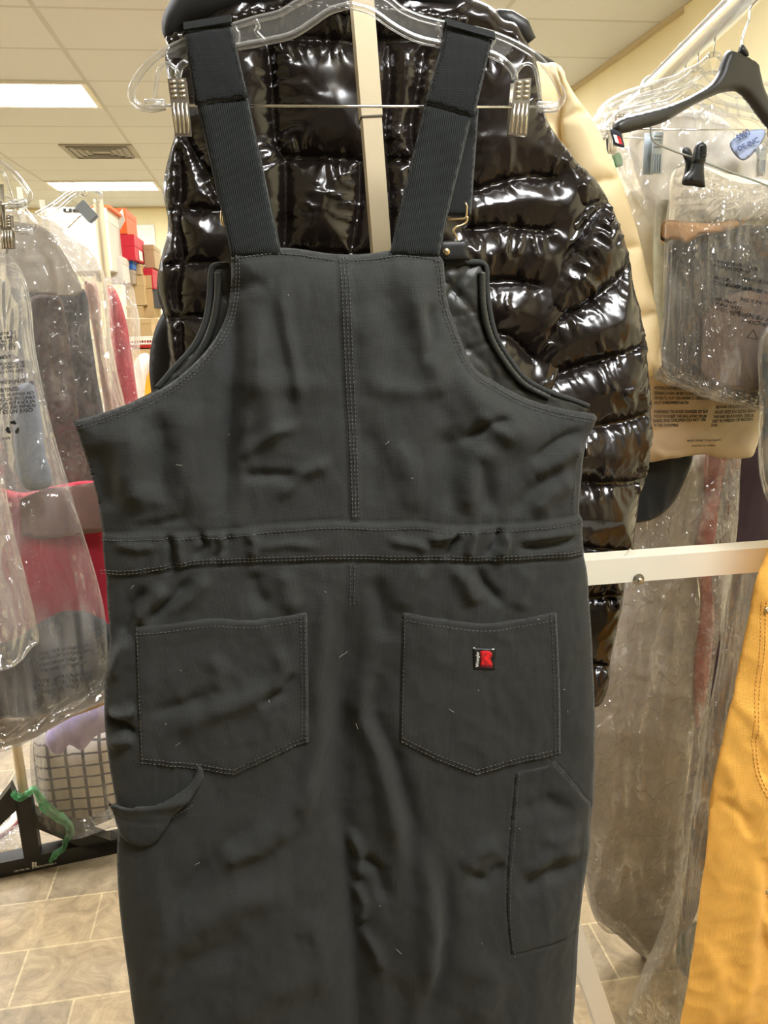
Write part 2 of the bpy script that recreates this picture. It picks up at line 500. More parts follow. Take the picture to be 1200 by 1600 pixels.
def clear_plastic():
    m = bpy.data.materials.new('clear_acrylic'); m.use_nodes = True
    nt = m.node_tree; nt.nodes.clear()
    o = node(nt, 'ShaderNodeOutputMaterial')
    tr = node(nt, 'ShaderNodeBsdfTransparent'); tr.inputs[0].default_value = (.95, .95, .94, 1)
    gl = node(nt, 'ShaderNodeBsdfGlossy', Roughness=.06)
    df = node(nt, 'ShaderNodeBsdfDiffuse'); df.inputs[0].default_value = (.9, .9, .88, 1)
    lw = node(nt, 'ShaderNodeLayerWeight', Blend=.42)
    mm = node(nt, 'ShaderNodeMath', operation='MULTIPLY_ADD'); link(nt, lw.outputs['Facing'], mm.inputs[0]); mm.inputs[1].default_value = .75; mm.inputs[2].default_value = .10
    g2 = node(nt, 'ShaderNodeMixShader'); g2.inputs[0].default_value = .34; link(nt, gl.outputs[0], g2.inputs[1]); link(nt, df.outputs[0], g2.inputs[2])
    mx = node(nt, 'ShaderNodeMixShader'); link(nt, mm.outputs[0], mx.inputs[0]); link(nt, tr.outputs[0], mx.inputs[1]); link(nt, g2.outputs[0], mx.inputs[2])
    link(nt, mx.outputs[0], o.inputs['Surface'])
    return m
M['acrylic'] = clear_plastic()
M['film'] = film('clear_poly_film')
M['film_milky'] = film('milky_poly_film', (.98, .97, .95), .15, (.86, .82, .77), .40, .13, 26.0, .8, (1, 1, .2), .20)
M['film_grey'] = film('greyish_poly_film', (.96, .95, .93), .07, (.80, .77, .70), .38, .09, 45.0, .9, (1, 1, .07), .20)
M['film_crisp'] = film('crisp_crumpled_film', (.97, .96, .94), .13, (.86, .82, .76), .50, .12, 30.0, 1.0, (1, 1, .14), .26, 24.0)
M['film_green'] = film('green_poly_film', (.55, .95, .65), .5, (.22, .75, .36), .5, .12)

def emitter():
    m = bpy.data.materials.new('lamp_diffuser'); m.use_nodes = True
    nt = m.node_tree; nt.nodes.clear()
    o = node(nt, 'ShaderNodeOutputMaterial'); e = node(nt, 'ShaderNodeEmission')
    e.inputs[0].default_value = LAMP_COLOUR; e.inputs[1].default_value = LAMP_POWER
    link(nt, e.outputs[0], o.inputs['Surface'])
    return m
M['lamp'] = emitter()

# ------------------------------------------------------------------ the room
CZ = 2.85                                    # ceiling height
XL, XR, YF, YB = -5.2, 2.15, -4.0, 10.9
TX, TY, X0, Y0 = 1.085, .585, -.885, 4.26    # ceiling grid module and one of its crossings

def ceiling_mat():
    m, nt, b = new_mat('ceiling_tiles')
    b.inputs['Roughness'].default_value = .95; b.inputs['Specular IOR Level'].default_value = .1
    co = node(nt, 'ShaderNodeTexCoord').outputs['Object']
    br = node(nt, 'ShaderNodeTexBrick', Scale=1.0)
    br.offset = 0.0; br.squash = 1.0
    br.inputs['Brick Width'].default_value = TX; br.inputs['Row Height'].default_value = TY
    br.inputs['Mortar Size'].default_value = .013; br.inputs['Mortar Smooth'].default_value = .1
    br.inputs['Color1'].default_value = (.74, .76, .79, 1); br.inputs['Color2'].default_value = (.77, .79, .82, 1); br.inputs['Mortar'].default_value = (.62, .62, .62, 1)
    mp = node(nt, 'ShaderNodeMapping'); mp.inputs['Location'].default_value = (-X0, -Y0, 0)
    link(nt, co, mp.inputs['Vector']); link(nt, mp.outputs['Vector'], br.inputs['Vector'])
    n = node(nt, 'ShaderNodeTexNoise', Scale=150.0, Detail=3.0); link(nt, co, n.inputs['Vector'])
    mx = node(nt, 'ShaderNodeMixRGB', blend_type='MULTIPLY'); mx.inputs[0].default_value = .25
    link(nt, br.outputs['Color'], mx.inputs[1]); link(nt, n.outputs['Color'], mx.inputs[2]); link(nt, mx.outputs[0], b.inputs['Base Color'])
    bp = node(nt, 'ShaderNodeBump', Strength=.6, Distance=.006); bp.invert = False
    link(nt, br.outputs['Fac'], bp.inputs['Height']); link(nt, bp.outputs['Normal'], b.inputs['Normal'])
    return m

def floor_mat():
    m, nt, b = new_mat('slate_look_floor_tiles')
    b.inputs['Roughness'].default_value = .42
    co = node(nt, 'ShaderNodeTexCoord').outputs['Object']
    mp = node(nt, 'ShaderNodeMapping'); mp.inputs['Location'].default_value = (.49, -1.578, 0); link(nt, co, mp.inputs['Vector'])
    br = node(nt, 'ShaderNodeTexBrick', Scale=1.0); br.offset = .35; br.offset_frequency = 2
    br.inputs['Brick Width'].default_value = .40; br.inputs['Row Height'].default_value = .172
    br.inputs['Mortar Size'].default_value = .0028; br.inputs['Mortar Smooth'].default_value = .2
    br.inputs['Color1'].default_value = (.43, .33, .20, 1); br.inputs['Color2'].default_value = (.25, .205, .145, 1); br.inputs['Mortar'].default_value = (.56, .45, .28, 1)
    link(nt, mp.outputs['Vector'], br.inputs['Vector'])
    n = node(nt, 'ShaderNodeTexNoise', Scale=13.0, Detail=9.0, Roughness=.72, Distortion=1.0); link(nt, co, n.inputs['Vector'])
    r = node(nt, 'ShaderNodeValToRGB'); r.color_ramp.elements[0].position = .34; r.color_ramp.elements[1].position = .68
    r.color_ramp.elements[0].color = (.30, .27, .22, 1); r.color_ramp.elements[1].color = (1.0, .96, .86, 1)
    link(nt, n.outputs['Fac'], r.inputs['Fac'])
    mx = node(nt, 'ShaderNodeMixRGB', blend_type='MULTIPLY'); mx.inputs[0].default_value = .8
    link(nt, br.outputs['Color'], mx.inputs[1]); link(nt, r.outputs['Color'], mx.inputs[2]); link(nt, mx.outputs[0], b.inputs['Base Color'])
    bp = node(nt, 'ShaderNodeBump', Strength=.25, Distance=.004); link(nt, n.outputs['Fac'], bp.inputs['Height']); link(nt, bp.outputs['Normal'], b.inputs['Normal'])
    return m

wall_m = solid('cream_painted_wall', (.84, .76, .50), .85, 0, .03, 3, .05, 120)
def slab(name, c, s, mat):
    return tag(MB().box(c, s).out(name, mat), kind='structure')
slab('floor', ((XL + XR) / 2, (YF + YB) / 2, -.05), (XR - XL + .2, YB - YF + .2, .1), floor_mat())
slab('ceiling', ((XL + XR) / 2, (YF + YB) / 2, CZ + .05), (XR - XL + .2, YB - YF + .2, .1), ceiling_mat())
slab('wall_right', (XR + .05, (YF + YB) / 2, CZ / 2), (.1, YB - YF, CZ), wall_m)
slab('wall_left', (XL - .05, (YF + YB) / 2, CZ / 2), (.1, YB - YF, CZ), wall_m)
slab('wall_back', ((XL + XR) / 2, YB + .05, CZ / 2), (XR - XL, .1, CZ), wall_m)
slab('wall_front', ((XL + XR) / 2, YF - .05, CZ / 2), (XR - XL, .1, CZ), solid('darkened_unseen_wall', (.30, .265, .22), .85, 0, .03, 3))  # unseen wall, darkened to stand for shop clutter and dim the jacket's reflections
trim_m = solid('wall_angle_paint', (.55, .46, .30), .6)
slab('trim_1', (XR - .012, (YF + YB) / 2, CZ - .012), (.024, YB - YF, .024), trim_m)
slab('trim_2', ((XL + XR) / 2, YB - .012, CZ - .012), (XR - XL, .024, .024), trim_m)
slab('wall_pier', (XR - .02, 3.0, CZ / 2), (.06, 1.95, CZ - .05), wall_m)
slab('baseboard_right', (XR - .008, (YF + YB) / 2, .05), (.016, YB - YF, .1), solid('brown_vinyl_base', (.08, .06, .045), .5))

# ceiling lamps, one in every second bay of the tile grid, plus one added out of view
lamp_rim = solid('lamp_rim_white', (.75, .72, .64), .4)
def troffer(cx, k, label, group=None):
    y0 = Y0 + TY * k; c = (cx, y0 + TY / 2, CZ)
    t = thing('ceiling_light', (cx, y0 + TY / 2, CZ), label, 'ceiling light', group)
    m = MB()
    for sx in (-1, 1): m.box((cx + sx * (TX / 2 - .02), y0 + TY / 2, CZ - .006), (.03, TY - .072, .018))
    for sy in (0, 1): m.box((cx, y0 + .02 + sy * (TY - .04), CZ - .006), (TX - .01, .03, .018))
    m.out('frame', lamp_rim, t)
    MB().box((cx, y0 + TY / 2, CZ - .006), (TX - .05, TY - .05, .010)).out('diffuser', M['lamp'], t)
    return t
for i in range(-1, 3):
    for k in ((-8, -4, 2, 8) if i == 1 else (-4, 2, 8)):  # extra unseen panel in one column, added for grazing light on the overalls
        cx = X0 - TX / 2 + 2 * TX * (i - 0)
        cx = X0 - TX / 2 + 2 * TX * i
        if cx + TX / 2 > XR: continue
        if (i, k) == (0, 2): lb, g = 'bright rectangular ceiling light panel nearer the front, at the left edge of the view', None
        elif (i, k) == (0, 8): lb, g = 'smaller bright ceiling light panel far back, above the stacked shoe boxes', None
        else: lb, g = 'rectangular ceiling light panel out of view, of the grid or added for grazing light', 'ceiling lights out of view'
        troffer(cx, k, lb, g)
# air vent in the ceiling
vt = thing('ceiling_vent', (X0 - TX / 2 + .25, Y0 + TY * 5.5, CZ), 'grey louvred square air vent in the tile ceiling between the two light panels', 'air vent')
grey_m = solid('grey_vent_metal', (.30, .275, .235), .55)
vx, vy = X0 - TX / 2 + .27, Y0 + TY * 5.5
MB().box((vx, vy, CZ - .004), (.56, .54, .012)).out('backing', grey_m, vt)
m = MB()
for k, s in enumerate((.46, .36, .26, .16)):
    for sg in (-1, 1):
        m.box((vx + sg * s / 2, vy, CZ - .014), (.012, s, .014)); m.box((vx, vy + sg * s / 2, CZ - .014), (s, .012, .014))
m.out('louvre', solid('grey_vent_louvre', (.20, .185, .16), .5), vt)
v2 = MB().box((X0 - TX * 1.35, Y0 - TY * 1.5 + .12, CZ - .004), (.56, .50, .014)).out('ceiling_vent', grey_m)
tag(v2, 'grey edge of an air vent at the top left corner of the view', 'air vent')

# ================================================================== the bib overalls (seen from the back)
YO = .80
BODY = smooth([(361,396,1),(437,387),(525,397),(568,397),(619,391),(667,394),(683,398),(692,410),(694,430),(698,466),(711,507),(740,573),(777,598),
    (813,618),(843,629),(887,640),(927,646),(932,652,1),(929,664),(916,690),(910,727),(907,763),(905,800),(909,812),(909,837),(912,866),(918,899),(920,935),
    (923,970),(927,1060),(929,1150),(927,1240),(922,1290),(920,1330),(909,1397),(902,1465),(897,1546),(893,1600),(885,1750),(880,1960,1),
    (600,1975,1),(578,1800),(566,1680,1),(568,1800),(588,1972,1),
    (250,1965,1),(228,1750),(212,1600),(204,1545),(195,1480),(187,1420),(183,1350),(184,1300),(180,1245),(170,1190),(164,1136),(163,1090),(165,1055),(169,1020),(172,990),
    (168,948),(166,900),(163,870),(160,832),(154,793),(142,743),(127,693),(115,658,1),(157,646),(215,625),(261,602),(299,572),(330,538),(349,505),(357,475),(361,437)], 5)

CL = [(531,398),(540,560),(546,700),(548,810),(547,900),(545,1000),(540,1100),(534,1200),(536,1270),(546,1335)]   # centre back seam
def seat_valley(u, v):
    d, _, s, t = dist(u, v, [(548,880),(547,980),(541,1090),(530,1190),(532,1270),(546,1340),(556,1500),(562,1800)])
    k = sstep(v, 880, 1150)
    return -(.010 * k * np.exp(-(d / 20) ** 2) + .011 * k * np.exp(-(d / 75) ** 2))

FOLDS = [ # bib
    ([(372,440),(368,520),(362,620),(352,720),(345,810)], 16, -.0050), ([(400,470),(402,560),(420,640),(432,720)], 20, .0036),
    ([(445,430),(440,470),(447,520),(462,590),(470,650)], 10, .0026), ([(405,520),(395,600),(372,700)], 16, .0030),
    ([(195,650),(212,690),(208,740),(230,800)], 26, .0050), ([(240,640),(255,700),(240,780)], 24, -.0035), ([(150,690),(165,740),(172,800)], 20, -.0030),
    ([(290,620),(285,690),(300,760),(330,800)], 26, .0030), ([(370,715),(400,690),(430,670),(470,662)], 9, .0024), ([(375,740),(420,738),(470,742)], 9, -.0022),
    ([(430,780),(470,735),(520,715)], 10, .0024), ([(300,800),(250,815),(200,822)], 8, -.0016), ([(330,590),(420,598),(520,604)], 18, .0016),
    ([(350,455),(380,450),(420,440)], 12, -.0016), ([(560,470),(585,540),(575,620)], 24, .0020), ([(650,430),(652,500),(668,560),(690,620)], 16, .0034),
    ([(600,430),(612,520),(598,600)], 20, -.0024), ([(665,470),(672,530),(662,570)], 9, -.0024), ([(700,560),(740,620),(790,660),(830,700)], 22, .0034),
    ([(712,690),(760,660),(800,652)], 8, -.0030), ([(735,640),(770,668),(800,690)], 10, .0022), ([(820,720),(860,690),(905,668)], 8, -.0034), ([(830,745),(870,715),(912,690)], 12, .0034),
    ([(715,800),(728,750),(745,710),(760,690)], 16, .0044), ([(760,800),(752,750),(740,700)], 12, -.0030), ([(795,800),(820,770),(870,720)], 12, -.0028), ([(820,800),(850,770),(895,740)], 14, .0032),
    ([(690,660),(702,720),(698,800)], 20, -.0034), ([(610,690),(640,740),(650,800)], 22, .0022), ([(570,660),(590,720),(580,790)], 18, -.0018), ([(565,605),(640,612),(700,600)], 14, .0014),
    # waistband gathers
    ([(262,826),(272,850),(268,882)], 6, -.0030), ([(285,826),(280,850),(290,882)], 7, .0026), ([(310,824),(322,845),(305,868)], 6, -.0032), ([(345,822),(350,846),(340,872)], 7, .0028),
    ([(360,824),(352,850),(330,870)], 6, -.0030), ([(385,822),(398,840),(392,866)], 7, .0026), ([(180,845),(220,850),(250,846)], 7, .0020), ([(400,850),(450,842),(500,846)], 7, .0016),
    ([(660,836),(690,832),(720,828)], 6, .0030), ([(690,868),(700,846),(712,822)], 5, -.0032), ([(722,866),(728,846),(738,818)], 6, .0034), ([(752,866),(768,842),(776,816)], 5, -.0034), ([(770,866),(782,846),(784,824)], 6, .0030),
    ([(800,850),(850,848),(900,838)], 6, -.0024), ([(600,836),(640,842),(668,852)], 7, .0020), ([(800,838),(850,832),(900,826)], 6, .0016),
    # seat and hips
    ([(262,905),(240,935),(214,968)], 12, .0036), ([(235,910),(210,945),(190,1000)], 10, -.0040), ([(300,895),(275,930),(225,965)], 9, -.0036), ([(330,890),(300,925),(260,950)], 10, .0026),
    ([(170,1110),(190,1108),(216,1098)], 7, .0040), ([(168,1120),(195,1125),(216,1140)], 7, -.0040), ([(172,1060),(185,1020),(205,985)], 9, .0034), ([(168,1160),(190,1150),(212,1140)], 9, .0030),
    ([(440,880),(450,930),(470,945)], 14, .0022), ([(395,885),(400,920),(420,945)], 12, -.0024), ([(510,900),(505,960),(495,1040),(500,1120),(485,1200),(470,1300)], 16, .0040), ([(580,890),(595,950),(600,1000)], 14, -.0030),
    ([(700,875),(720,900),(740,940)], 12, .0030), ([(660,875),(640,910),(620,950)], 12, .0022), ([(735,878),(750,905),(780,940)], 8, -.0026), ([(820,880),(810,915),(800,948)], 14, .0018),
    ([(572,1020),(560,1100),(590,1170),(610,1260),(620,1350)], 16, .0050), ([(595,1040),(575,1110),(612,1180),(640,1280),(650,1400)], 15, -.0040),
    # pocket drag lines
    ([(235,1105),(290,1090),(330,1075)], 9, -.0018), ([(262,1135),(330,1100),(400,1075),(450,1055)], 16, .0030), ([(400,1090),(440,1070),(462,1040)], 9, -.0026), ([(330,1010),(345,1040),(335,1070)], 12, .0016), ([(430,1000),(445,1040),(430,1075)], 12, .0018),
    # legs
    ([(322,1350),(380,1300),(440,1270),(500,1200)], 18, .0036), ([(270,1400),(330,1330),(400,1270)], 14, -.0034), ([(330,1320),(400,1310),(470,1270)], 12, .0024), ([(255,1480),(300,1420),(380,1380),(460,1370)], 22, .0034),
    ([(240,1540),(300,1480),(400,1440)], 18, -.0026), ([(470,1400),(500,1450),(505,1540)], 18, .0026), ([(350,1580),(420,1520),(500,1490)], 24, .0026), ([(250,1340),(262,1440),(255,1550)], 16, .0028),
    ([(545,1290),(560,1330),(556,1370)], 9, .0050), ([(548,1370),(565,1400),(560,1440)], 8, .0040), ([(560,1440),(585,1475),(590,1500)], 9, .0034), ([(556,1330),(590,1350),(600,1400)], 10, -.0036),
    ([(640,1290),(660,1360),(668,1440),(660,1540)], 16, .0040), ([(690,1330),(692,1420),(680,1500),(655,1590)], 13, -.0034), ([(720,1350),(752,1360),(784,1330)], 10, -.0030), ([(715,1340),(740,1315),(775,1300)], 12, .0026),
    ([(795,1380),(840,1350),(890,1345),(915,1325)], 12, -.0030), ([(810,1350),(850,1320),(900,1310)], 12, .0028), ([(835,1290),(860,1300),(905,1285)], 10, .0020), ([(700,1500),(740,1480),(760,1500),(730,1580)], 22, .0030), ([(800,1260),(850,1240),(890,1262)], 12, -.0018),
    ([(610,1500),(625,1560),(618,1640)], 16, -.0024),
]
FOLD_GAIN = 2.3
def body_h(u, v):
    d = dist(u, v, BODY, True)[0]
    d = np.where(inside(u, v, BODY), d, 0)
    leg = sstep(v, 1200, 1500)
    cx = np.where(u < CLx(v), (CLx(v) + 190) / 2, (CLx(v) + 915) / 2)
    r = np.clip(1 - ((u - cx) / 205) ** 2, 0, 1)
    h = (.016 + .004 * leg) * (1 - np.exp(-d / 26)) + .010 * leg * r
    h += seat_valley(u, v)
    h += .0014 * fbm(u / 120, v / 190, 3, 3) + .0011 * fbm(u / 34 + .4 * fbm(u / 90, v / 90, 2, 8), v / 60, 3, 5)
    h += .0007 * ridged(u / 60 + v / 140, v / 75 - u / 150, 11) * sstep(v, 880, 1000)
    for pts, w, a in FOLDS: h += fold(u, v, pts, w * 1.05, a * FOLD_GAIN)
    # waistband: a raised band gathered by elastic
    b1, _, s1, _ = dist(u, v, WB_TOP); b2, _, s2, _ = dist(u, v, WB_BOT)
    band = sstep(s1 * b1, -2, 2) * sstep(-s2 * b2, -2, 2)
    h += .0024 * band - .0016 * np.exp(-(b1 / 3) ** 2) - .0018 * np.exp(-(b2 / 3.5) ** 2)
    gather = sstep(v, 880, 885) * np.exp(-np.clip(b2, 0, 200) / 40) + (v < 840) * np.exp(-np.clip(b1, 0, 200) / 45) * sstep(815 - v, -3, 3)
    gx = np.exp(-((u - 300) / 110) ** 2) + np.exp(-((u - 720) / 90) ** 2)
    h += .0016 * gather * gx * perlin(u / 13, v / 120, 21)
    h += .0009 * band * gx * perlin(u / 9, v / 60, 23)
    # felled centre seam of the bib
    c = np.interp(v, [395, 560, 700, 812], [526, 533, 541, 545]); w2 = np.interp(v, [395, 812], [19, 14])
    up = (v < 808) & (v > 396)
    h += np.where(up, .0015 * sstep(u - c, -1.0, 1.0) * (1 - sstep(u - c - w2, -2, 4)), 0)
    h += np.where(up, -.0010 * np.exp(-((u - c + 1.5) / 2.0) ** 2), 0)
    dn = (v > 868) & (v < 1250)
    cc = np.interp(v, [868, 1000, 1100, 1200], [541, 540, 533, 526])
    h += np.where(dn, .0008 * sstep(u - cc, -1, 1) * (1 - sstep(u - cc - 14, -2, 4)), 0)
    # turned hem of the armholes and bib top
    for hem in HEMS:
        hd = dist(u, v, hem)[0]
        h += .0011 * (1 - sstep(hd, 11, 15)) - .0007 * np.exp(-((hd - 13) / 1.6) ** 2)
    # side seams
    for sm in SEAMS:
        q, _, s, _ = dist(u, v, sm)
        h += .0010 * np.exp(-((q - 2) / 2.2) ** 2) * (s > 0) - .0010 * np.exp(-((q - 1.5) / 2) ** 2) * (s <= 0)
    return h

def CLx(v): return np.interp(v, [398, 560, 700, 810, 900, 1000, 1100, 1200, 1270, 1335, 1500, 1800, 2000], [531, 540, 546, 548, 547, 545, 540, 534, 536, 546, 557, 574, 590])
WB_TOP = smooth([(158,833),(205,829),(263,826),(345,824),(400,818),(470,812),(520,809),(593,812),(648,810),(700,816),(777,815),(850,810),(910,804)], 5, False)
WB_BOT = smooth([(158,899),(205,894),(253,886),(300,878),(368,874),(450,871),(520,869),(600,870),(667,870),(740,872),(813,870),(870,868),(914,867)], 5, False)
HEMS = [smooth([(115,658),(157,646),(215,625),(261,602),(299,572),(330,538),(349,505),(357,475),(361,437),(361,398)], 5, False),
        smooth([(361,395),(437,387),(525,397),(568,397),(619,391),(667,394),(690,400)], 5, False),
        smooth([(690,400),(694,430),(698,466),(711,507),(740,573),(777,598),(813,618),(843,629),(887,640),(930,647)], 5, False)]
SEAMS = [[(797,1193),(793,1240),(790,1285),(783,1340),(780,1400),(782,1435),(787,1466)], [(787,1466),(840,1458),(902,1446)], [(925,1255),(890,1212),(855,1173)],
         [(247,1184),(247,1215),(246,1242)], [(277,1184),(277,1206),(276,1228)], [(901,700),(893,740),(896,800)], [(911,1300),(904,1400),(893,1500),(888,1600)]]

ov = thing('bib_overalls', P(np.array(548.), np.array(1600.), YO), 'charcoal canvas bib overalls hanging back-to-front on the clear clip hanger in the centre', 'overalls')
panel('back_panel', BODY, YO, M['duck'], ov, lambda u, v, d: body_h(u, v), lambda u, v, d: -.012 * (1 - np.exp(-d / .03)) , .0030, raw=True)

def patch_on(name, px, mat, parent, lift=.0016, edge=.0006, res=.003, extra=None, label=None):
    def fr(u, v, d):
        h = body_h(u, v) + lift * (1 - np.exp(-d / .0012)) - edge * np.exp(-((d - .0068) / .0009) ** 2) * .5
        return h + (extra(u, v, d) if extra else 0)
    return panel(name, px, YO, mat, parent, fr, lambda u, v, d: body_h(u, v) - .001, res, 3.0, label=label)

patch_on('back_pocket', [(213,971,1),(270,965),(331,957),(386,960),(440,954),(478,948,1),(480,1050),(481,1150,1),(430,1170),(367,1198,1),(300,1190),(222,1181,1),(217,1080)], M['duck'], ov, .0022,
         extra=lambda u, v, d: .0014 * sstep(980 - v, -20, 40) * np.sin((u - 213) / 265 * np.pi))
pk = patch_on('back_pocket', [(624,948,1),(680,957),(745,965),(800,959),(862,948,1),(867,1060),(869,1168,1),(800,1182),(738,1200,1),(680,1178),(620,1150,1),(622,1050)], M['duck'], ov, .0022,
         extra=lambda u, v, d: .0014 * sstep(985 - v, -20, 40) * np.sin((u - 624) / 240 * np.pi))
patch_on('tool_pocket', [(798,1194,1),(850,1184),(858,1176,1),(890,1212),(921,1252,1),(918,1330),(908,1397),(902,1444,1),(840,1456),(787,1466,1),(781,1400),(785,1330),(791,1270)], M['duck'], ov, .0012)

# hammer loop: a hanging strap of doubled canvas
def loop_h(u, v): return body_h(u, v) + .004
panel('hammer_loop', [(170,1247,1),(181,1254),(215,1248),(246,1242),(293,1218),(305,1202),(310,1184),(318,1190),(318,1206),(300,1232),(273,1262),(252,1293),(235,1306),(213,1309),(188,1300),(178,1275)], YO - .004, M['duck'], ov,
      lambda u, v, d: body_h(u, v) + .0035 * (1 - np.exp(-d / .003)) + .005 * np.exp(-((v - (1252 - .14 * (u - 175))) / 9) ** 2) - .0012 * np.exp(-((v - (1274 - .06 * (u - 175))) / 2) ** 2),
      lambda u, v, d: body_h(u, v) - .001, .0028)

# the front half of the bib, its quilted satin inside towards us
FB = [(150,655,1),(200,632),(242,609),(265,582),(299,544),(318,506),(326,460),(328,420),(334,412,1),(400,411),(550,412),(700,408),(758,408),(768,414,1),(770,445),(773,477),(784,525),(810,569),(832,595),(868,615),(909,629),(932,638,1),
      (925,665),(905,800),(880,830,1),(190,830,1),(160,760)]
QL = [[(690,420),(740,478),(790,530),(850,590)], [(750,410),(700,470)], [(690,420),(724,460)],[(720,408),(722,470)], [(690,500),(735,490),(790,470)], [(700,560),(760,540),(800,510)], [(730,430),(700,470),(680,500)], [(790,620),(770,575),(735,540)],
      [(330,480),(350,450)], [(300,560),(350,520)], [(320,440),(360,470)]]
def bib_in(u, v, d):
    h = .004 * (1 - np.exp(-d / .006)) - .022
    for q in QL: h -= .0022 * np.exp(-(dist(u, v, q)[0] / 4) ** 2)
    h += .0015 * fbm(u / 40, v / 40, 3, 31) + .0016 * ridged(u / 30 - v / 60, v / 30 + u / 50, 32)
    return h - .0016 * np.exp(-((d - .0085) / .0012) ** 2)
panel('front_bib', FB, YO, M['lining'], ov, bib_in, lambda u, v, d: bib_in(u, v, d) - .006 * (1 - np.exp(-d / .004)), .0038, label='quilted satin inside of the front bib')
for ln in ([(242,609),(265,582),(299,544),(318,506),(326,460),(329,420),(334,413),(357,412)], [(692,409),(758,408),(768,414),(770,445),(773,477),(784,525),(810,569),(832,595),(868,615),(909,629),(932,638)]):
    s = smooth(ln, 4, False); w = P(s[:, 0], s[:, 1], YO); w[:, 1] += .0205
    MB().tube(w, .0030, 8).out('armhole_binding', M['duck'], ov, True)
# puckered inner binding strip
for ln, o in (([(340,424),(338,470),(328,515),(310,552),(278,590)], 1), ([(760,424),(762,478),(774,528),(800,572),(826,602),(866,624)], 1)):
    s = smooth(ln, 3, False); w = P(s[:, 0], s[:, 1], YO); w[:, 1] += .0160
    MB().tube(w, [.0036 + .0004 * math.sin(k * 2.4) for k in range(len(w))], 8).out('puckered_facing', M['lining'], ov, True)

# shoulder straps: ribbed elastic below, plain webbing folded over the hanger above
def strap_quad(name, tl, tr, br, bl, y, bulge, mat, th=.0022, parent=ov, res=.004):
    return panel(name, [tl + (1,), tr + (1,), br + (1,), bl + (1,)], y, mat, parent, lambda u, v, d: th * (1 - np.exp(-d / .0015)) + bulge(u, v), lambda u, v, d: bulge(u, v) - th * .3, res)
sl = thing('strap', P(np.array(350.), np.array(200.), YO), None, None); sl.parent = ov; sl.location -= ov.location
strap_quad('webbing', (287,50), (361,37), (388,153), (305,165), YO - .0045, lambda u, v: .0010 * np.sin((v - 40) / 120 * np.pi) + .0006 * fbm(u / 50, v / 50, 2, 4), M['webbing'], .0016, sl)
strap_quad('elastic', (307,160), (387,150), (441,400), (362,402), YO - .002, lambda u, v: .004 * sstep(v, 300, 400) + .0008 * fbm(u / 70, v / 90, 2, 6), M['elastic'], .0022, sl)
sr = thing('strap', P(np.array(690.), np.array(200.), YO), None, None); sr.parent = ov; sr.location -= ov.location
strap_quad('webbing', (697,42), (769,63), (741,184), (664,161), YO - .0045, lambda u, v: .0010 * np.sin((v - 50) / 120 * np.pi) + .0006 * fbm(u / 50, v / 50, 2, 9), M['webbing'], .0016, sr)
strap_quad('elastic', (665,158), (738,180), (684,402), (607,400), YO - .002, lambda u, v: .004 * sstep(v, 300, 400) + .0008 * fbm(u / 70, v / 90, 2, 10), M['elastic'], .0022, sr)
for par, a, b, yy in ((sl, (288,48), (362,36), 0), (sr, (696,41), (770,62), 0)):     # the turn over the hanger and the tail behind
    A, B = P(np.array(float(a[0])), np.array(float(a[1])), YO), P(np.array(float(b[0])), np.array(float(b[1])), YO)
    c = (A + B) / 2; w = float(np.linalg.norm(B - A))
    path = [c + np.array([0, -.0075, -.002]), c + np.array([0, -.005, .004]), c + np.array([0, .002, .006]), c + np.array([0, .010, .002]), c + np.array([0, .014, -.02])]
    ribbon('strap_fold', path, B - A, w, .0022, M['webbing'], par)
# front tails of the straps with brass buckles
def at(u, v, dy=0.0, Y=YO):
    p = P(np.array(float(u)), np.array(float(v)), Y); p[1] += dy; return p
strap_quad('front_tail', (700,150), (748,170), (736,338), (692,338), YO + .020, lambda u, v: 0 * u, M['webbing'], .002, sr)
strap_quad('front_tail', (322,150), (372,150), (388,335), (350,335), YO + .020, lambda u, v: 0 * u, M['webbing'], .002, sl)
m = MB()
m.tube([at(690,340,.018), at(733,338,.018), at(736,334,.018), at(737,318,.018), at(734,312,.018)], .0011, 8)
s = smooth([(737,335),(736,343),(730,348),(719,352),(715,358),(719,366),(721,373),(717,379)], 2, False); m.tube([at(a, b, .017) for a, b in s], .0011, 8)
s = smooth([(692,340),(690,350),(688,358),(684,364),(688,374)], 2, False); m.tube([at(a, b, .017) for a, b in s], .0011, 8)
m.out('buckle', M['brass'], ov, True, 'brass wire slide and hook at the right strap')
m = MB(); s = smooth([(352,320),(347,322),(345,335),(347,346),(354,351),(362,350)], 2, False); m.tube([at(a, b, .017) for a, b in s], .0012, 8)
m.out('buckle', M['brass'], ov, True, 'brass wire slide peeping out at the left strap')
tb = panel('button_tab', [(684,377,1),(731,375,1),(734,407,1),(684,409,1)], YO + .014, M['clip_black'], ov, lambda u, v, d: .0016 * (1 - np.exp(-d / .001)), None, .004)
MB().dome(at(702,392,.012), .0037, .0022).out('stud', M['brass'], tb, True)

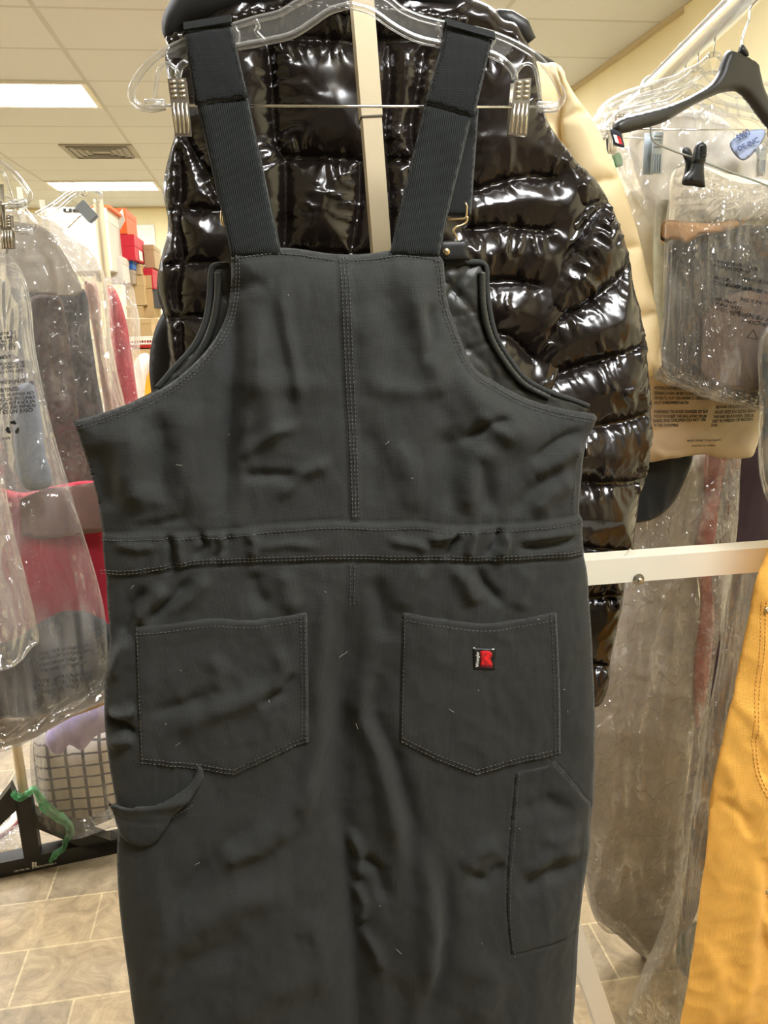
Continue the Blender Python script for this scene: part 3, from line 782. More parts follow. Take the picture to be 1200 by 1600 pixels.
# stitching
def inset(line, k, side=1):
    L = np.asarray(smooth(line, 6, False)); t = np.gradient(L, axis=0); t /= np.linalg.norm(t, axis=1)[:, None]
    return np.stack([L[:, 0] - t[:, 1] * k * side, L[:, 1] + t[:, 0] * k * side], 1)
st = []
st += [inset(h, 8 if i != 1 else 10, s) for i, (h, s) in enumerate(zip(HEMS, (1, 1, 1)))]
st += [inset(HEMS[0], 13), inset(HEMS[2], 13)]
st += [inset(WB_TOP, 9), inset(WB_BOT, 9, -1), inset(WB_BOT, 4, -1)]
for k in (3.5, 9, 14.5): st.append([(526 + k, 402), (533 + k, 560), (541 + k * .9, 700), (545 + k * .85, 806)])
for k in (4, 10): st.append([(541 + k, 876), (540 + k, 940)])
st += [[(901,690),(893,740),(889,800)]]
stitch(st, YO, lambda u, v: body_h(u, v) + .0002, M['thread'], ov)
st = []
LP = [[(213,971),(270,965),(331,957),(386,960),(440,954),(478,948)], [(478,948),(480,1050),(481,1150)], [(481,1150),(430,1170),(367,1198)], [(367,1198),(300,1190),(222,1181)], [(222,1181),(217,1080),(213,971)],
      [(624,948),(680,957),(745,965),(800,959),(862,948)], [(862,948),(867,1060),(869,1168)], [(869,1168),(800,1182),(738,1200)], [(738,1200),(680,1178),(620,1150)], [(620,1150),(622,1050),(624,948)]]
for half in (LP[:5], LP[5:]):
    st = []
    for i, ln in enumerate(half):
        st.append(inset(ln, 11 if i == 0 else 4))
        if i in (1, 2, 3): st.append(inset(ln, 10))
    stitch(st, YO, lambda u, v: body_h(u, v) + .0024, M['thread'], ov)
for ln in (inset([(170,1247),(246,1242),(293,1218)], 24), inset(SEAMS[0], 5, -1), inset(SEAMS[2], 5, -1)):
    stitch([ln], YO, lambda u, v: body_h(u, v) + .0050, M['thread'], ov)
stitch([[(310,158),(385,146)], [(291,56),(311,158)], [(358,44),(383,144)]], YO - .0045, lambda u, v: .0028 + 0 * u, M['elastic'], sl)
stitch([[(670,153),(737,174)], [(702,50),(670,153)], [(763,66),(737,174)]], YO - .0045, lambda u, v: .0028 + 0 * u, M['elastic'], sr)

# woven maker's patch on the right pocket
pp = panel('woven_patch', [(732,1002,1),(766,1003,1),(766,1034,1),(733,1034,1)], YO, M['clip_black'], pk, lambda u, v, d: body_h(u, v) + .0030, lambda u, v, d: body_h(u, v) + .0012, .002)
hp = lambda u, v: body_h(u, v) + .0031
lettering('patch_initial', [('R', 742.5, 1026, 20, 19, 0)], YO, lambda u, v: hp(u, v), M['red'], pp, lift=.0003)
V = [at(u, v, -float(hp(np.array([u * 1.]), np.array([v * 1.]))[0]) - .0004) for u, v in ((742,1006),(757,1006),(760,1009),(760,1013),(758,1016),(761,1026),(761,1032),(743,1032),(743,1026),(742,1026))]
o = panel('red_ground', [(742.5,1006,1),(756,1006),(760.5,1009),(760.5,1014),(758,1017),(761,1024),(761,1032,1),(743,1032,1)], YO, solid('deep_red_weave', (.42, .008, .012), .7), pp, lambda u, v, d: hp(u, v) + .0002, None, .002)
lettering('patch_word', [('Wrangler', 740.5, 1030.5, 4.6, 24, -math.pi / 2)], YO, hp, M['white'], pp, lift=.0006)
lettering('patch_small_word', [('RIGGS', 744, 1031.5, 4.5, 16, 0)], YO, hp, M['navy'], pp, lift=.0010)
m = MB()
for u, v in ((733.5,1001.5),(762.5,1003)): m.box(at(u, v, -float(hp(np.array([u]), np.array([v]))[0])), (.0022, .0006, .0009))
m.out('corner_tack', M['white'], pp)
# lint caught on the cloth
m = MB()
for u, v, L, a in ((262,1118,3,.3),(285,1036,2,1),(420,1085,5,1.3),(535,1018,16,-.6),(506,915,3,.2),(210,910,7,-.9),(280,1150,10,-.7),(358,677,2,0),(283,720,8,.1),(449,462,2,1.2),(600,688,7,-.7),(788,1277,3,.6),(803,1278,3,.4),(740,1066,3,.2),(699,1098,10,.6),(872,1066,4,.2),(878,1100,4,1.2),(556,1128,10,1.3),(618,1464,14,.9),(590,1400,3,0),(832,958,4,0),(742,1444,3,1),(637,740,2,0),(310,1330,9,-.5)):
    c = at(u, v, -float(body_h(np.array([u * 1.]), np.array([v * 1.]))[0]) - .0028); k = L * .00036
    e = np.array([math.cos(a), 0, -math.sin(a)]) * k
    m.tube([c - e, c - e * .3 + np.array([0, 0, .0004]), c + e * .3 - np.array([0, 0, .0003]), c + e], .00017, 5)
tag(m.out('lint', solid('pale_lint', (.55, .52, .45), .9), ov, True), kind='stuff')

# ================================================================== clear clip hanger (built at its own origin, then hung)
HC = P(np.array(547.), np.array(5.), YO + .004)
def hang_at(u, v, dy=0.0): return at(u, v, dy + .004)
UL = [(531,-42),(507,-18),(464,3),(438,18),(399,28),(363,39),(320,52),(285,64),(244,86),(221,109),(206,134),(204,147),(209,159),(222,167),(240,168),(257,164)]
UR = [(561,-42),(586,-18),(613,0),(626,11),(653,24),(686,33),(723,40),(771,51),(807,66),(837,84),(859,106),(876,134),(882,150),(874,164),(860,169),(842,168)]
LL = [(547,5),(515,15),(490,32),(457,52),(412,63),(370,71),(325,80),(297,90),(281,103),(277,118)]
LR = [(547,5),(580,15),(617,40),(650,57),(686,66),(730,74),(767,82),(787,92),(803,108),(807,121)]
def make_clip_hanger(label, group=None):
    t = thing('clip_hanger', HC, label, 'hanger', group)
    m = MB()
    for ln in (UL, UR, LL, LR):
        s = smooth(ln, 4, False); m.tube([hang_at(a, b) for a, b in s], .0032, 10)
    for U_, L_ in ((UL[:9], LL[:8]), (UR[:9], LR[:8])):                 # the thin web between the two rims
        a, b = smooth(U_, 3, False), smooth(L_, 3, False); n = 40
        ia, ib = np.linspace(0, len(a) - 1, n), np.linspace(0, len(b) - 1, n)
        for sgn in (-1, 1):
            vs = []
            for i, j in zip(ia, ib): vs += [hang_at(*a[int(i)], sgn * .0008), hang_at(*b[int(j)], sgn * .0008)]
            m.add(vs, [(2*k, 2*k + 1, 2*k + 3, 2*k + 2) for k in range(n - 1)])
    for q in ([(399,28),(404,40),(400,46),(408,56),(414,62)], [(686,33),(685,44),(690,50),(688,58),(690,66)], [(771,51),(774,60),(768,70),(770,82)], [(366,40),(372,52),(370,70)], [(723,40),(722,56),(728,73)]):
        s = smooth(q, 3, False); m.tube([hang_at(a, b) for a, b in s], .0020, 8)
    for u0, u1, vv in ((226,257,162), (842,872,166)): m.tube([hang_at(u0, vv), hang_at(u1, vv)], .0048, 12)
    m.tube([hang_at(531,-42), hang_at(546,-46), hang_at(561,-42)], .0045, 10)
    m.out('hanger_body', M['acrylic'], t, True)
    h = [hang_at(546,-40), hang_at(546,-75)]
    for k in range(0, 13):
        w = math.radians(-90 + k * 20); h.append(hang_at(546,-75) + np.array([.018 * math.cos(w) * 1.0, 0, .028 + .018 * math.sin(w) + .0]))
    MB().tube(h, .0016, 8).out('hook', M['chrome'], t, True)
    MB().tube([hang_at(240,163), hang_at(860,166)], .0012, 8).out('bar', M['chrome'], t, True)
    for c, (tl, tr, br, bl), loop in (('l', ((262,124),(291,123),(299,211),(273,210)), [(240,152),(244,125),(248,106),(256,98),(266,99),(275,107),(279,116),(276,124)]),
                                      ('r', ((803,126),(829,123),(824,212),(795,210)), [(846,152),(842,125),(838,106),(830,98),(820,99),(812,107),(808,116),(809,124)])):
        k = MB(); kr = MB()
        def g(s, q, dy):                                                  # point of the clip face: s across, q down
            a = np.array(tl) * (1 - s) + np.array(tr) * s; b = np.array(bl) * (1 - s) + np.array(br) * s
            return hang_at(*(a * (1 - q) + b * q), dy)
        for side in (-1, 1):
            y0 = side * .0045
            f = lambda q: y0 + side * .0030 * abs(q - .42)
            k.hexa([g(0, 0, f(0)), g(1, 0, f(0)), g(1, 0, f(0) + side * .001), g(0, 0, f(0) + side * .001), g(0, .42, f(.42)), g(1, .42, f(.42)), g(1, .42, f(.42) + side * .001), g(0, .42, f(.42) + side * .001)])
            k.hexa([g(0, .42, f(.42)), g(1, .42, f(.42)), g(1, .42, f(.42) + side * .001), g(0, .42, f(.42) + side * .001), g(0, 1, y0 * .45), g(1, 1, y0 * .45), g(1, 1, y0 * .45 + side * .001), g(0, 1, y0 * .45 + side * .001)])
            for r in range(4):                                            # pressed ribs of the jaw
                s = .14 + .24 * r
                kr.tube([g(s, .44, f(.42) + side * .0014), g(s, .97, y0 * .5 + side * .0014)], .0013, 6)
            for r in range(4):                                            # pressed grips of the thumb end
                q = .06 + .085 * r
                for s0, s1 in ((.12, .42), (.58, .88)): kr.tube([g(s0, q, f(q) + side * .0014), g(s1, q, f(q) + side * .0014)], .0012, 6)
        k.tube([g(-.02, .42, 0), g(1.02, .42, 0)], .0026, 8)
        cl = k.out('clip', M['clip_steel'], t, True, auto=35)
        kr.out('pressed_ribs', M['clip_rib'], cl, True)
        s = smooth(loop, 2, False)
        MB().tube([hang_at(a, b) for a, b in s], .0017, 8).out('spring_loop', M['acrylic'], cl, True)
    return t
hanger = make_clip_hanger('clear clip hanger with two metal clips holding the charcoal overalls')

# ================================================================== the rack in the middle: steel post, white angle rail and brace
rk = thing('garment_rack', (.15, .93, 0), 'steel post and white angle rail of the clothes rack behind the charcoal overalls', 'clothes rack')
pa, pb = at(565, 0, 0, .93), at(595, 390, 0, .93)
dv = (pb - pa) / (pb[2] - pa[2])
top, foot = pa + dv * (2.02 - pa[2]), pa + dv * (0.06 - pa[2])
mid = pa + dv * (at(578, 186, 0, .93)[2] - pa[2])
m = MB()
m.bar(foot, mid, .0205, .0205, (0, 1, 0))
po = m.out('post', M['satin_steel'], rk)
MB().bar(mid + dv * .0006, top, .0225, .0225, (0, 1, 0)).out('post_sleeve', M['satin_steel'], rk)
MB().bar(mid + dv * .0015, mid, .0230, .0230, (0, 1, 0)).out('post_joint', solid('dark_joint_line', (.10, .085, .06), .6), po)  # dark seam line where the post telescopes
MB().bar((float(top[0]), .62, 1.995), (float(top[0]), 1.42, 1.995), .025, .025).out('hanging_arm', M['chrome'], rk)
ra, rb = at(880, 898, 0, .955), at(1420, 857, 0, .955)
m = MB()
m.bar(ra, rb, .0030, .0340, (0, 0, 1)); 
o = np.array([0, .016, .0155]); m.bar(ra + o, rb + o, .032, .0028, (0, 0, 1))
rl = m.out('angle_rail', M['white_paint'], rk)
bo = at(997, 905, 0, .9535)
m = MB(); hx = [bo + np.array([math.cos(k * math.pi / 3 + .2) * .0062, 0, math.sin(k * math.pi / 3 + .2) * .0062]) for k in range(6)]
m.tube([bo, bo - np.array([0, .0014, 0])], .0080, 18); m.prism([p - np.array([0, .0012, 0]) for p in hx], (0, -.0045, 0)); m.dome(bo - np.array([0, .0055, 0]), .0035, .0020)
m.out('bolt', M['chrome'], rl, False, 'zinc hex bolt')
# gusset plate behind the rail, and the post it braces
g = [at(*q, 0, .962) for q in ((962,884),(986,858),(1005,880),(1014,908),(966,910))]
MB().prism(g, (0, .003, 0)).out('gusset_plate', M['white_paint'], rk)
m = MB(); a, b = at(858,1350,0,.97), at(965,1655,0,.97)
m.bar(a, b, .030, .003, (0, 1, 0)); m.bar(a + np.array([-.014, .012, -.004]), b + np.array([-.014, .012, -.004]), .003, .026, (0, 1, 0))
m.out('brace', M['white_paint'], rk)
MB().bar((.10, .99, .045), (.88, .97, .045), .04, .04).out('foot_rail', M['white_paint'], rk)
for x in (.11, .86):
    MB().bar((x, .86, .045), (x, 1.30, .045), .04, .04).out('foot', M['white_paint'], rk)
MB().bar((.86, .975, .06), (.86, .975, 1.12), .035, .003, (0, 1, 0)).out('side_upright', M['white_paint'], rk)

# ================================================================== black glossy puffer jacket
def puff(u, v, d, Y, seams, A, L, seed, crease=.0036, cw=34, rim=True):
    dm = d * F / Y if rim else np.full(u.shape, 1e9)
    arc = (u + v) * .7
    for i, sm in enumerate(seams):
        q, a, _, _ = dist(u, v, sm)
        k = q < dm
        dm = np.where(k, q, dm); arc = np.where(k, a + 977 * i, arc)
    near = dm
    h = A * (1 - np.exp(-(near / L))) ** .8
    wig = arc + 7 * perlin(u / 26, v / 26, seed + 9)
    pk = ridged(wig / 24, near / 120 + seed, seed) - .2
    pk2 = ridged(wig / 11, near / 60 + seed * 2, seed + 4) - .25
    edge = (1 - np.exp(-(d * F / Y / 9) ** 2)) if rim else 1.0
    fade = np.exp(-near / cw) * (1 - np.exp(-near / 4)) * edge
    lay = sstep(perlin(u / 70, v / 70, seed + 2), -.25, .5)
    h += crease * 3.0 * fade * lay * pk + crease * 1.2 * np.exp(-near / (cw * .35)) * (1 - np.exp(-near / 3)) * edge * pk2
    a2 = 14 * fbm(u / 80, v / 80, 2, seed + 5)
    h += crease * .55 * sstep(perlin(u / 90, v / 90, seed + 12), -.1, .5) * (ridged((u * .8 + v * .45 + a2) / 60, (v * .8 - u * .45) / 170, seed + 6) - .3)
    h += crease * .9 * fbm(u / 85, v / 85, 2, seed + 7)
    return h

YT = 1.05
pj = thing('puffer_jacket', at(620, 60, 0, YT), 'glossy black quilted puffer jacket hanging directly behind the charcoal overalls', 'jacket')
TS = [smooth(q, 8, False) for q in (
    [(268,86),(330,70),(415,66),(548,70),(617,68),(700,66),(790,78)],
    [(417,68),(424,130),(428,201),(434,236),(444,250),(446,320),(444,392)], [(444,250),(500,250),(561,254),(600,256)], [(561,254),(560,320),(548,396)],
    [(604,70),(606,140),(600,210),(602,256),(606,330),(602,396)], [(602,256),(640,252),(668,256)], [(660,78),(650,140),(640,200),(644,256),(640,330),(650,396)],
    [(444,392),(520,398),(600,396),(680,396)],
    [(290,214),(312,255),(336,296),(346,330)], [(262,328),(300,329),(350,331)], [(263,414),(300,411),(340,413)], [(262,497),(290,495),(320,496)],
    [(281,240),(284,300),(278,340),(286,400),(276,450),(282,500),(284,560)],
    [(722,361),(750,358),(785,356),(815,360),(847,362)], [(740,300),(779,287),(820,279),(865,281)], [(700,180),(716,240),(730,290),(742,300)],
    [(766,441),(800,440),(832,446)], [(740,520),(790,525),(828,560)], [(700,440),(730,444),(766,441)])]
TO = [(268,150),(258,92),(262,72),(280,50),(310,20),(360,-10),(470,-20),(560,-20),(650,-20),(720,-8),(752,4),(770,12),(786,30),(806,36),(818,56),(836,90),(852,176),(873,215),(900,252),(922,275),
      (920,340),(900,420),(880,520),(872,620),(870,760),(868,900),(560,930),(300,900),(300,640),(282,600),(272,578),(264,545),(258,500),(248,462),(246,432),(254,398),(264,362),(262,338),(255,304),(258,269),(267,232),(273,212)]
panel('body', TO, YT, M['puffer'], pj, lambda u, v, d: puff(u, v, d, YT, TS, .026, 26, 101, .0046, 42) + .006 * (1 - np.exp(-d / .04)), lambda u, v, d: -.05 * (1 - np.exp(-d / .04)), .0036)
SS = [smooth(q, 8, False) for q in (
    [(848,358),(885,338),(920,322),(947,316)], [(823,432),(850,405),(885,379),(915,340),(947,316)],
    [(867,291),(858,312),(848,330),(847,358),(838,390),(827,415)], [(886,268),(868,280),(867,291)], [(852,330),(885,332),(912,326)],
    [(834,446),(850,420),(880,385)], [(838,510),(880,486),(911,469),(935,452),(952,440),(968,420),(979,404)],
    [(824,588),(862,582),(902,567),(940,556),(965,549),(988,540),(1006,527)], [(840,662),(890,662),(927,660),(960,655),(977,651),(1014,641)],
    [(850,748),(910,747),(960,748),(1008,747)], [(850,850),(915,848),(950,853),(986,866)], [(860,940),(920,930),(972,925)], [(880,1036),(920,1035),(951,1038)])]
SO = [(866,282),(890,268),(921,273),(945,305),(965,357),(979,398),(987,438),(997,490),(1006,530),(1010,587),(1015,640),(1012,700),(1007,747),(998,772),(991,812),(988,850),(982,872),(973,920),(962,980),(951,1037),(947,1075),(936,1098),(922,1104),
      (890,1100),(872,1000),(850,900),(838,760),(826,620),(822,540),(826,480),(833,446),(824,430),(836,392),(846,358),(846,326),(856,306)]
panel('sleeve', SO, YT + .012, M['puffer'], pj, lambda u, v, d: puff(u, v, d, YT, SS, .030, 30, 211, .0056, 48) + .026 * (1 - np.exp(-d / .03)) * sstep(1000 - v, 0, 200) + .004, lambda u, v, d: -.05 * (1 - np.exp(-d / .04)), .0034)
# left sleeve hanging beyond the body
panel('sleeve', [(262,300),(280,330),(300,480),(300,620),(270,640),(262,600),(266,545),(258,500),(247,462),(246,432),(252,400),(262,360)], YT + .05, M['puffer'], pj, lambda u, v, d: puff(u, v, d, YT, TS[8:13], .022, 24, 301), lambda u, v, d: -.04 * (1 - np.exp(-d / .03)), .004)
# stand collar, matt inside
CO = [(253,30),(262,8),(290,-30),(420,-60),(560,-70),(690,-50),(735,-10),(742,18),(728,30),(690,24),(610,14),(545,12),(470,8),(410,16),(360,27),(312,41),(282,52),(262,64),(254,52)]
panel('collar', CO, YT - .01, M['puffer_matte'], pj, lambda u, v, d: .024 * (1 - np.exp(-d / .012)) + .002 * fbm(u / 90, v / 60, 2, 41), lambda u, v, d: -.02 * (1 - np.exp(-d / .02)), .006)
cs = smooth([(262,68),(284,56),(314,44),(362,31),(412,20),(470,12),(545,16),(612,18),(690,28),(730,33)], 4, False)
m = MB(); w = P(cs[:, 0], cs[:, 1], YT - .028); m.tube(w, [.0052 + .0013 * math.sin(k * 1.7) + .0008 * math.sin(k * .61) for k in range(len(w))], 10)
m.out('collar_seam', M['puffer'], pj, True)
hk = thing('jacket_hanger', at(560, 40, 0, YT + .04), 'dark shoulder ends of the hanger inside the black puffer jacket, at its right shoulder', 'hanger')
m = MB()
for a, b in (((775,28),(815,44)),): m.tube([at(a[0], a[1], 0, YT + .05), at((a[0] + b[0]) / 2, (a[1] + b[1]) / 2 - 4, 0, YT + .05), at(b[0], b[1], 0, YT + .05), at(828, 66, 0, YT + .05)], [.010, .012, .012, .009], 12)
m.tube([at(795, 38, 0, YT + .05), at(560, -60, 0, YT + .05), at(320, 40, 0, YT + .05)], .009, 12)
m.out('hanger_body', M['black_plastic'], hk, True)
MB().tube([at(560, -60, 0, YT + .05), at(558, -110, 0, YT + .05), np.array([float(top[0]), YT + .05, 1.985])], .0018, 8).out('hook', M['chrome'], hk, True)
# another black garment just behind, at the left
panel('softshell_jacket', [(262,478),(275,470),(330,480),(330,700),(250,700),(241,640),(236,610),(233,575),(236,540),(246,505)], YT + .16, M['puffer_matte'], None, lambda u, v, d: .02 * (1 - np.exp(-d / .02)) + .003 * fbm(u / 40, v / 90, 2, 61), lambda u, v, d: -.02 * (1 - np.exp(-d / .02)), .006, base=at(280, 600, 0, YT + .16))
sj = bpy.data.objects['softshell_jacket']
m = MB(); m.tube([at(275, 500, 0, YT + .16), at(300, 300, 0, YT + .16), at(430, 60, 0, YT + .16), at(558, 10, 0, YT + .16), at(700, 60, 0, YT + .16)], .009, 10)
m.out('hanger_body', M['black_plastic'], sj, True)
MB().tube([at(558, 10, 0, YT + .16), at(562, -60, 0, YT + .16), np.array([float(top[0]), YT + .16, 1.985])], .0018, 8).out('hook', M['chrome'], sj, True)
tag(sj, 'matt black softshell jacket edge showing left of the glossy puffer jacket', 'jacket')

# ================================================================== cream quilted jacket behind it
YC = 1.27
cj = thing('quilted_jacket', at(870, 120, 0, YC), 'cream quilted jacket between the black puffer jacket and the bagged clothes', 'jacket')
CSM = [smooth(q, 8, False) for q in ([(868,193),(882,187),(897,179),(920,178)], [(900,292),(937,286),(970,279)], [(965,392),(985,388),(1003,386)], [(985,499),(1005,494),(1027,489)])]
panel('sleeve', [(868,98),(878,112),(897,146),(933,197),(951,242),(969,279),(978,303),(992,348),(1003,387),(1008,412),(1027,489),(1032,544),(1032,574),(1012,590),(985,592),(940,560),(930,420),(900,300),(880,230),(876,190),(880,150)], YC - .02, M['cream'], cj,
      lambda u, v, d: puff(u, v, d, YC, CSM, .017, 16, 401, .0004, 14) + .012 * (1 - np.exp(-d / .02)), lambda u, v, d: -.04 * (1 - np.exp(-d / .03)), .005)
panel('body', [(700,60),(760,62),(812,80),(846,98),(868,98),(882,112),(886,160),(882,197),(900,300),(935,430),(950,560),(940,640),(700,640)], YC, M['cream'], cj,
      lambda u, v, d: puff(u, v, d, YC, [smooth([(790,196),(840,190),(878,198)], 8, False), smooth([(790,300),(890,292)], 8, False)], .015, 20, 431, .0004, 14), lambda u, v, d: -.04 * (1 - np.exp(-d / .03)), .008)
m = MB(); m.tube([at(868,100,.02,YC), at(760,40,.02,YC), at(660,60,.02,YC)], .010, 10)
m.out('hanger_body', M['black_plastic'], cj, True)
MB().tube([at(760,40,.02,YC), np.array([float(top[0]) + .05, YC, 1.96]), np.array([float(top[0]), YC, 1.985])], .0018, 8).out('hook', M['chrome'], cj, True)

# ================================================================== bags and hanging clothes: shared builders
def drape(u, v, seed, along=(0.0, 1.0), fine=26, long=190, amp=.006):
    """long soft folds running in the direction `along`"""
    c, s = along
    a = u * s - v * c; b = u * c + v * s
    a = a + 9 * fbm(b / 140, a / 90, 2, seed + 3)
    return amp * (fbm(a / (fine * 2.2), b / (long * 1.6), 2, seed) + .8 * ridged(a / fine, b / long, seed + 1) + .35 * ridged(a / (fine * .45), b / (long * .5), seed + 2))

def lean(x):
    l = math.hypot(x, 1); return (x / l, 1 / l)

def bag(px, Y, mat, label, seed, depth=.05, al=.1, fine=24, amp=.007, res=.007, group=None, parent=None, name='plastic_bag', crumple=.0, folds=()):
    def fr(u, v, d):
        h = drape(u, v, seed, lean(al), fine, 200, amp) * (1 - np.exp(-d / .02)) + .006 * (1 - np.exp(-d / .015))
        if crumple: h += crumple * (ridged(u / 26 + v / 90, v / 30, seed + 21) + .6 * ridged(u / 14, v / 17 + u / 40, seed + 22)) * (1 - np.exp(-d / .012))
        for p, w_, a_ in folds: h += fold(u, v, p, w_, a_)
        return h
    o = panel(name, px, Y, mat, parent, fr, lambda u, v, d: -depth * (1 - np.exp(-d / .03)), res,
              base=None if parent is not None else at(px[0][0], px[0][1], 0, Y))
    if parent is None: tag(o, label, 'plastic bag', group)
    o['front_offset'] = 0.0
    del o['front_offset']
    return o, lambda u, v: fr(u, v, np.full(np.shape(u), .2))

def cloth(name, px, Y, mat, label=None, cat=None, seed=0, thick=.02, al=.1, fine=34, amp=.006, res=.008, parent=None, group=None):
    def fr(u, v, d): return thick * (1 - np.exp(-d / .02)) + drape(u, v, seed, lean(al), fine, 240, amp) * (1 - np.exp(-d / .01))
    o = panel(name, px, Y, mat, parent, fr, lambda u, v, d: -thick * (1 - np.exp(-d / .02)), res, base=None if parent is not None else at(px[0][0], px[0][1], 0, Y))
    if label: tag(o, label, cat, group)
    return o

def copy_tree(o, parent=None):
    c = o.copy(); COL.objects.link(c)
    if parent is not None: c.parent = parent
    for ch in list(o.children): copy_tree(ch, c)
    return c

def hang_copy(loc, rz, label, group=None, tilt=0.0, s=1.0):
    c = copy_tree(hanger); c.location = Vector([float(k) for k in loc]); c.rotation_euler = (0, tilt, rz); c.scale = (s, s, s)
    c['label'] = label
    if group: c['group'] = group
    elif 'group' in c: del c['group']
    return c

fabric = lambda n, c, r=.85, v=.12: solid(n, c, r, 0, v, 25, .25, 500, .3, .1)

# ================================================================== right-hand rack: chrome rail in depth with hooks, hangers, bags
R0 = at(1158, 0, 0, 1.20); RD = np.array([.196, .981, 0.0])
def rail_at(y): return R0 + RD * ((y - R0[1]) / RD[1])
rr = thing('clothes_rail', rail_at(1.6) * np.array([1, 1, 0]), 'chrome tube rail running back along the wall at upper right, crowded with hangers', 'clothes rack')
MB().tube([rail_at(.16), rail_at(2.7)], .0190, 24).out('rail', M['brushed'], rr, True, auto=40)
for y in (2.66,):
    p = rail_at(y); MB().tube([p, (p[0], p[1], .03)], .016, 16).out('upright', M['chrome'], rr, True, auto=40)
    MB().box((p[0], p[1], .015), (.5, .05, .03), 0, .005).out('foot', M['black_steel'], rr)
p = rail_at(.18); MB().tube([p, (p[0], p[1], .03)], .016, 16).out('upright', M['chrome'], rr, True, auto=40)
MB().box((p[0] + .1, p[1], .015), (.4, .05, .03), 0, .005).out('foot', M['black_steel'], rr)

def wire_hook(p, drop, t, rz=0.0, mat=None, name='hook', r=.0017):
    """steel hook over the rail at p, its shank going down by drop"""
    pts = []
    for k in range(0, 13):
        w = math.radians(215 - k * 20)
        pts.append((math.cos(w) * .0215, math.sin(w) * .0215))
    pts += [(.014, -.020), (.004, -.032), (0, -.045), (0, -drop)]
    c, s = math.cos(rz), math.sin(rz)
    w = smooth([(a * 1000, b * 1000) for a, b in pts], 4, False) / 1000
    return MB().tube([np.array(p) + np.array([a * c, a * s, b]) for a, b in w], r, 8).out(name, mat or M['chrome'], t, True)

# wide black jacket hanger with its trouser bar and black clip
bh = thing('jacket_hanger', at(1160, 100, 0, 1.12), 'wide black plastic jacket hanger with a small flag loop, on the chrome rail', 'hanger')
YH = 1.12
NB = [(930,216),(934,205),(945,198),(975,189),(1016,177),(1048,165),(1076,151),(1101,135),(1115,116),(1123,95),(1129,84),(1137,80),(1162,87),(1186,97),(1191,110),(1199,136),(1216,160),(1245,192),(1280,230),(1296,262),
      (1288,270),(1264,250),(1232,217),(1200,188),(1172,159),(1158,148),(1146,144),(1121,148),(1098,157),(1073,169),(1042,187),(1014,202),(975,214),(945,222),(934,223)]
def twist(x): return .26 * (x - at(1160, 100, 0, YH)[0])
def hang_mesh(o):
    me = o.data; b = np.array(worldloc(o))
    for q in me.vertices:
        w = np.array(q.co) + b; q.co.y += twist(w[0])
o = panel('hanger_body', NB, YH, M['black_plastic'], bh, lambda u, v, d: .011 * (1 - np.exp(-d / .0025)), lambda u, v, d: -.011 * (1 - np.exp(-d / .0025)), .004)
hang_mesh(o)
o = panel('hook_socket', [(1153,84),(1156,72),(1160,69),(1164,72),(1170,88)], YH, M['black_plastic'], bh, lambda u, v, d: .006 * (1 - np.exp(-d / .002)), lambda u, v, d: -.006 * (1 - np.exp(-d / .002)), .004)
tp = rail_at(YH + .015)
hp_ = [at(u, v, 0, YH) for u, v in ((1160,80),(1161,62),(1168,45),(1176,28),(1180,8))]
hp_ += [tp + np.array(k) for k in ((.021, 0, -.004), (.016, 0, .014), (0, 0, .0212), (-.017, 0, .013), (-.0215, 0, -.006))]
hk2 = smooth([(q[0] * 1000, q[2] * 1000) for q in hp_], 3, False) / 1000
MB().tube([(a, YH + .015 * min(1, k / 30), b) for k, (a, b) in enumerate(hk2)], .0019, 8).out('hook', M['chrome'], bh, True)
tg = panel('flag_loop', [(924,219,1),(931,217),(942,221,1),(949,242),(946,244,1),(931,240,1)], YH - .018, M['navy'], bh, lambda u, v, d: .001 + 0 * u, None, .003); hang_mesh(tg)
w1 = panel('white_half', [(929,225,1),(935,226,1),(939,238,1),(933,236,1)], YH - .018, M['white'], tg, lambda u, v, d: .0016 + 0 * u, None, .003); hang_mesh(w1)
w2 = panel('red_half', [(935,226,1),(941,228,1),(945,239,1),(939,238,1)], YH - .018, M['red'], tg, lambda u, v, d: .0016 + 0 * u, None, .003); hang_mesh(w2)
s = smooth([(996,190),(996,215),(997,224),(1003,231),(1016,236),(1036,242),(1056,247),(1090,256),(1140,269),(1200,284),(1262,300),(1268,270),(1266,252)], 5, False)
w = P(s[:, 0], s[:, 1], YH); w[:, 1] += twist(w[:, 0])
MB().tube(w, .0014, 8).out('trouser_bar', M['blue_steel'], bh, True)
bc = thing('peg_clip', at(1085, 256, 0, YH - .02), 'black plastic clip gripping a clear bag, under the wide black hanger', 'clip')
def k3(u, v, dy): q = at(u, v, dy, YH - .022); return q
cb = panel('jaw', [(1066,286),(1068,276),(1077,266),(1080,250),(1082,235),(1087,225),(1094,222),(1101,226),(1102,236),(1100,262),(1101,283),(1101,293),(1085,291)], YH - .022, M['clip_black'], bc, lambda u, v, d: .006 * (1 - np.exp(-d / .002)) + .003 * (v < 255), lambda u, v, d: .001 * np.ones(u.shape), .0026)
panel('jaw', [(1066,288),(1069,270),(1071,255),(1066,240),(1067,232),(1074,230),(1080,234),(1084,250),(1086,288)], YH - .008, M['clip_black'], bc, lambda u, v, d: .003 * (1 - np.exp(-d / .002)), None, .003)
m = MB()
for k in range(6): m.tube([k3(1089, 231 + 3.2 * k, -.0095), k3(1098, 230 + 3.2 * k, -.0095)], .0009, 6)
m.out('grip_ridges', M['clip_black'], cb, True)
MB().box(k3(1084, 281, -.0065), (.012, .003, .004)).out('latch', M['clip_black'], cb)

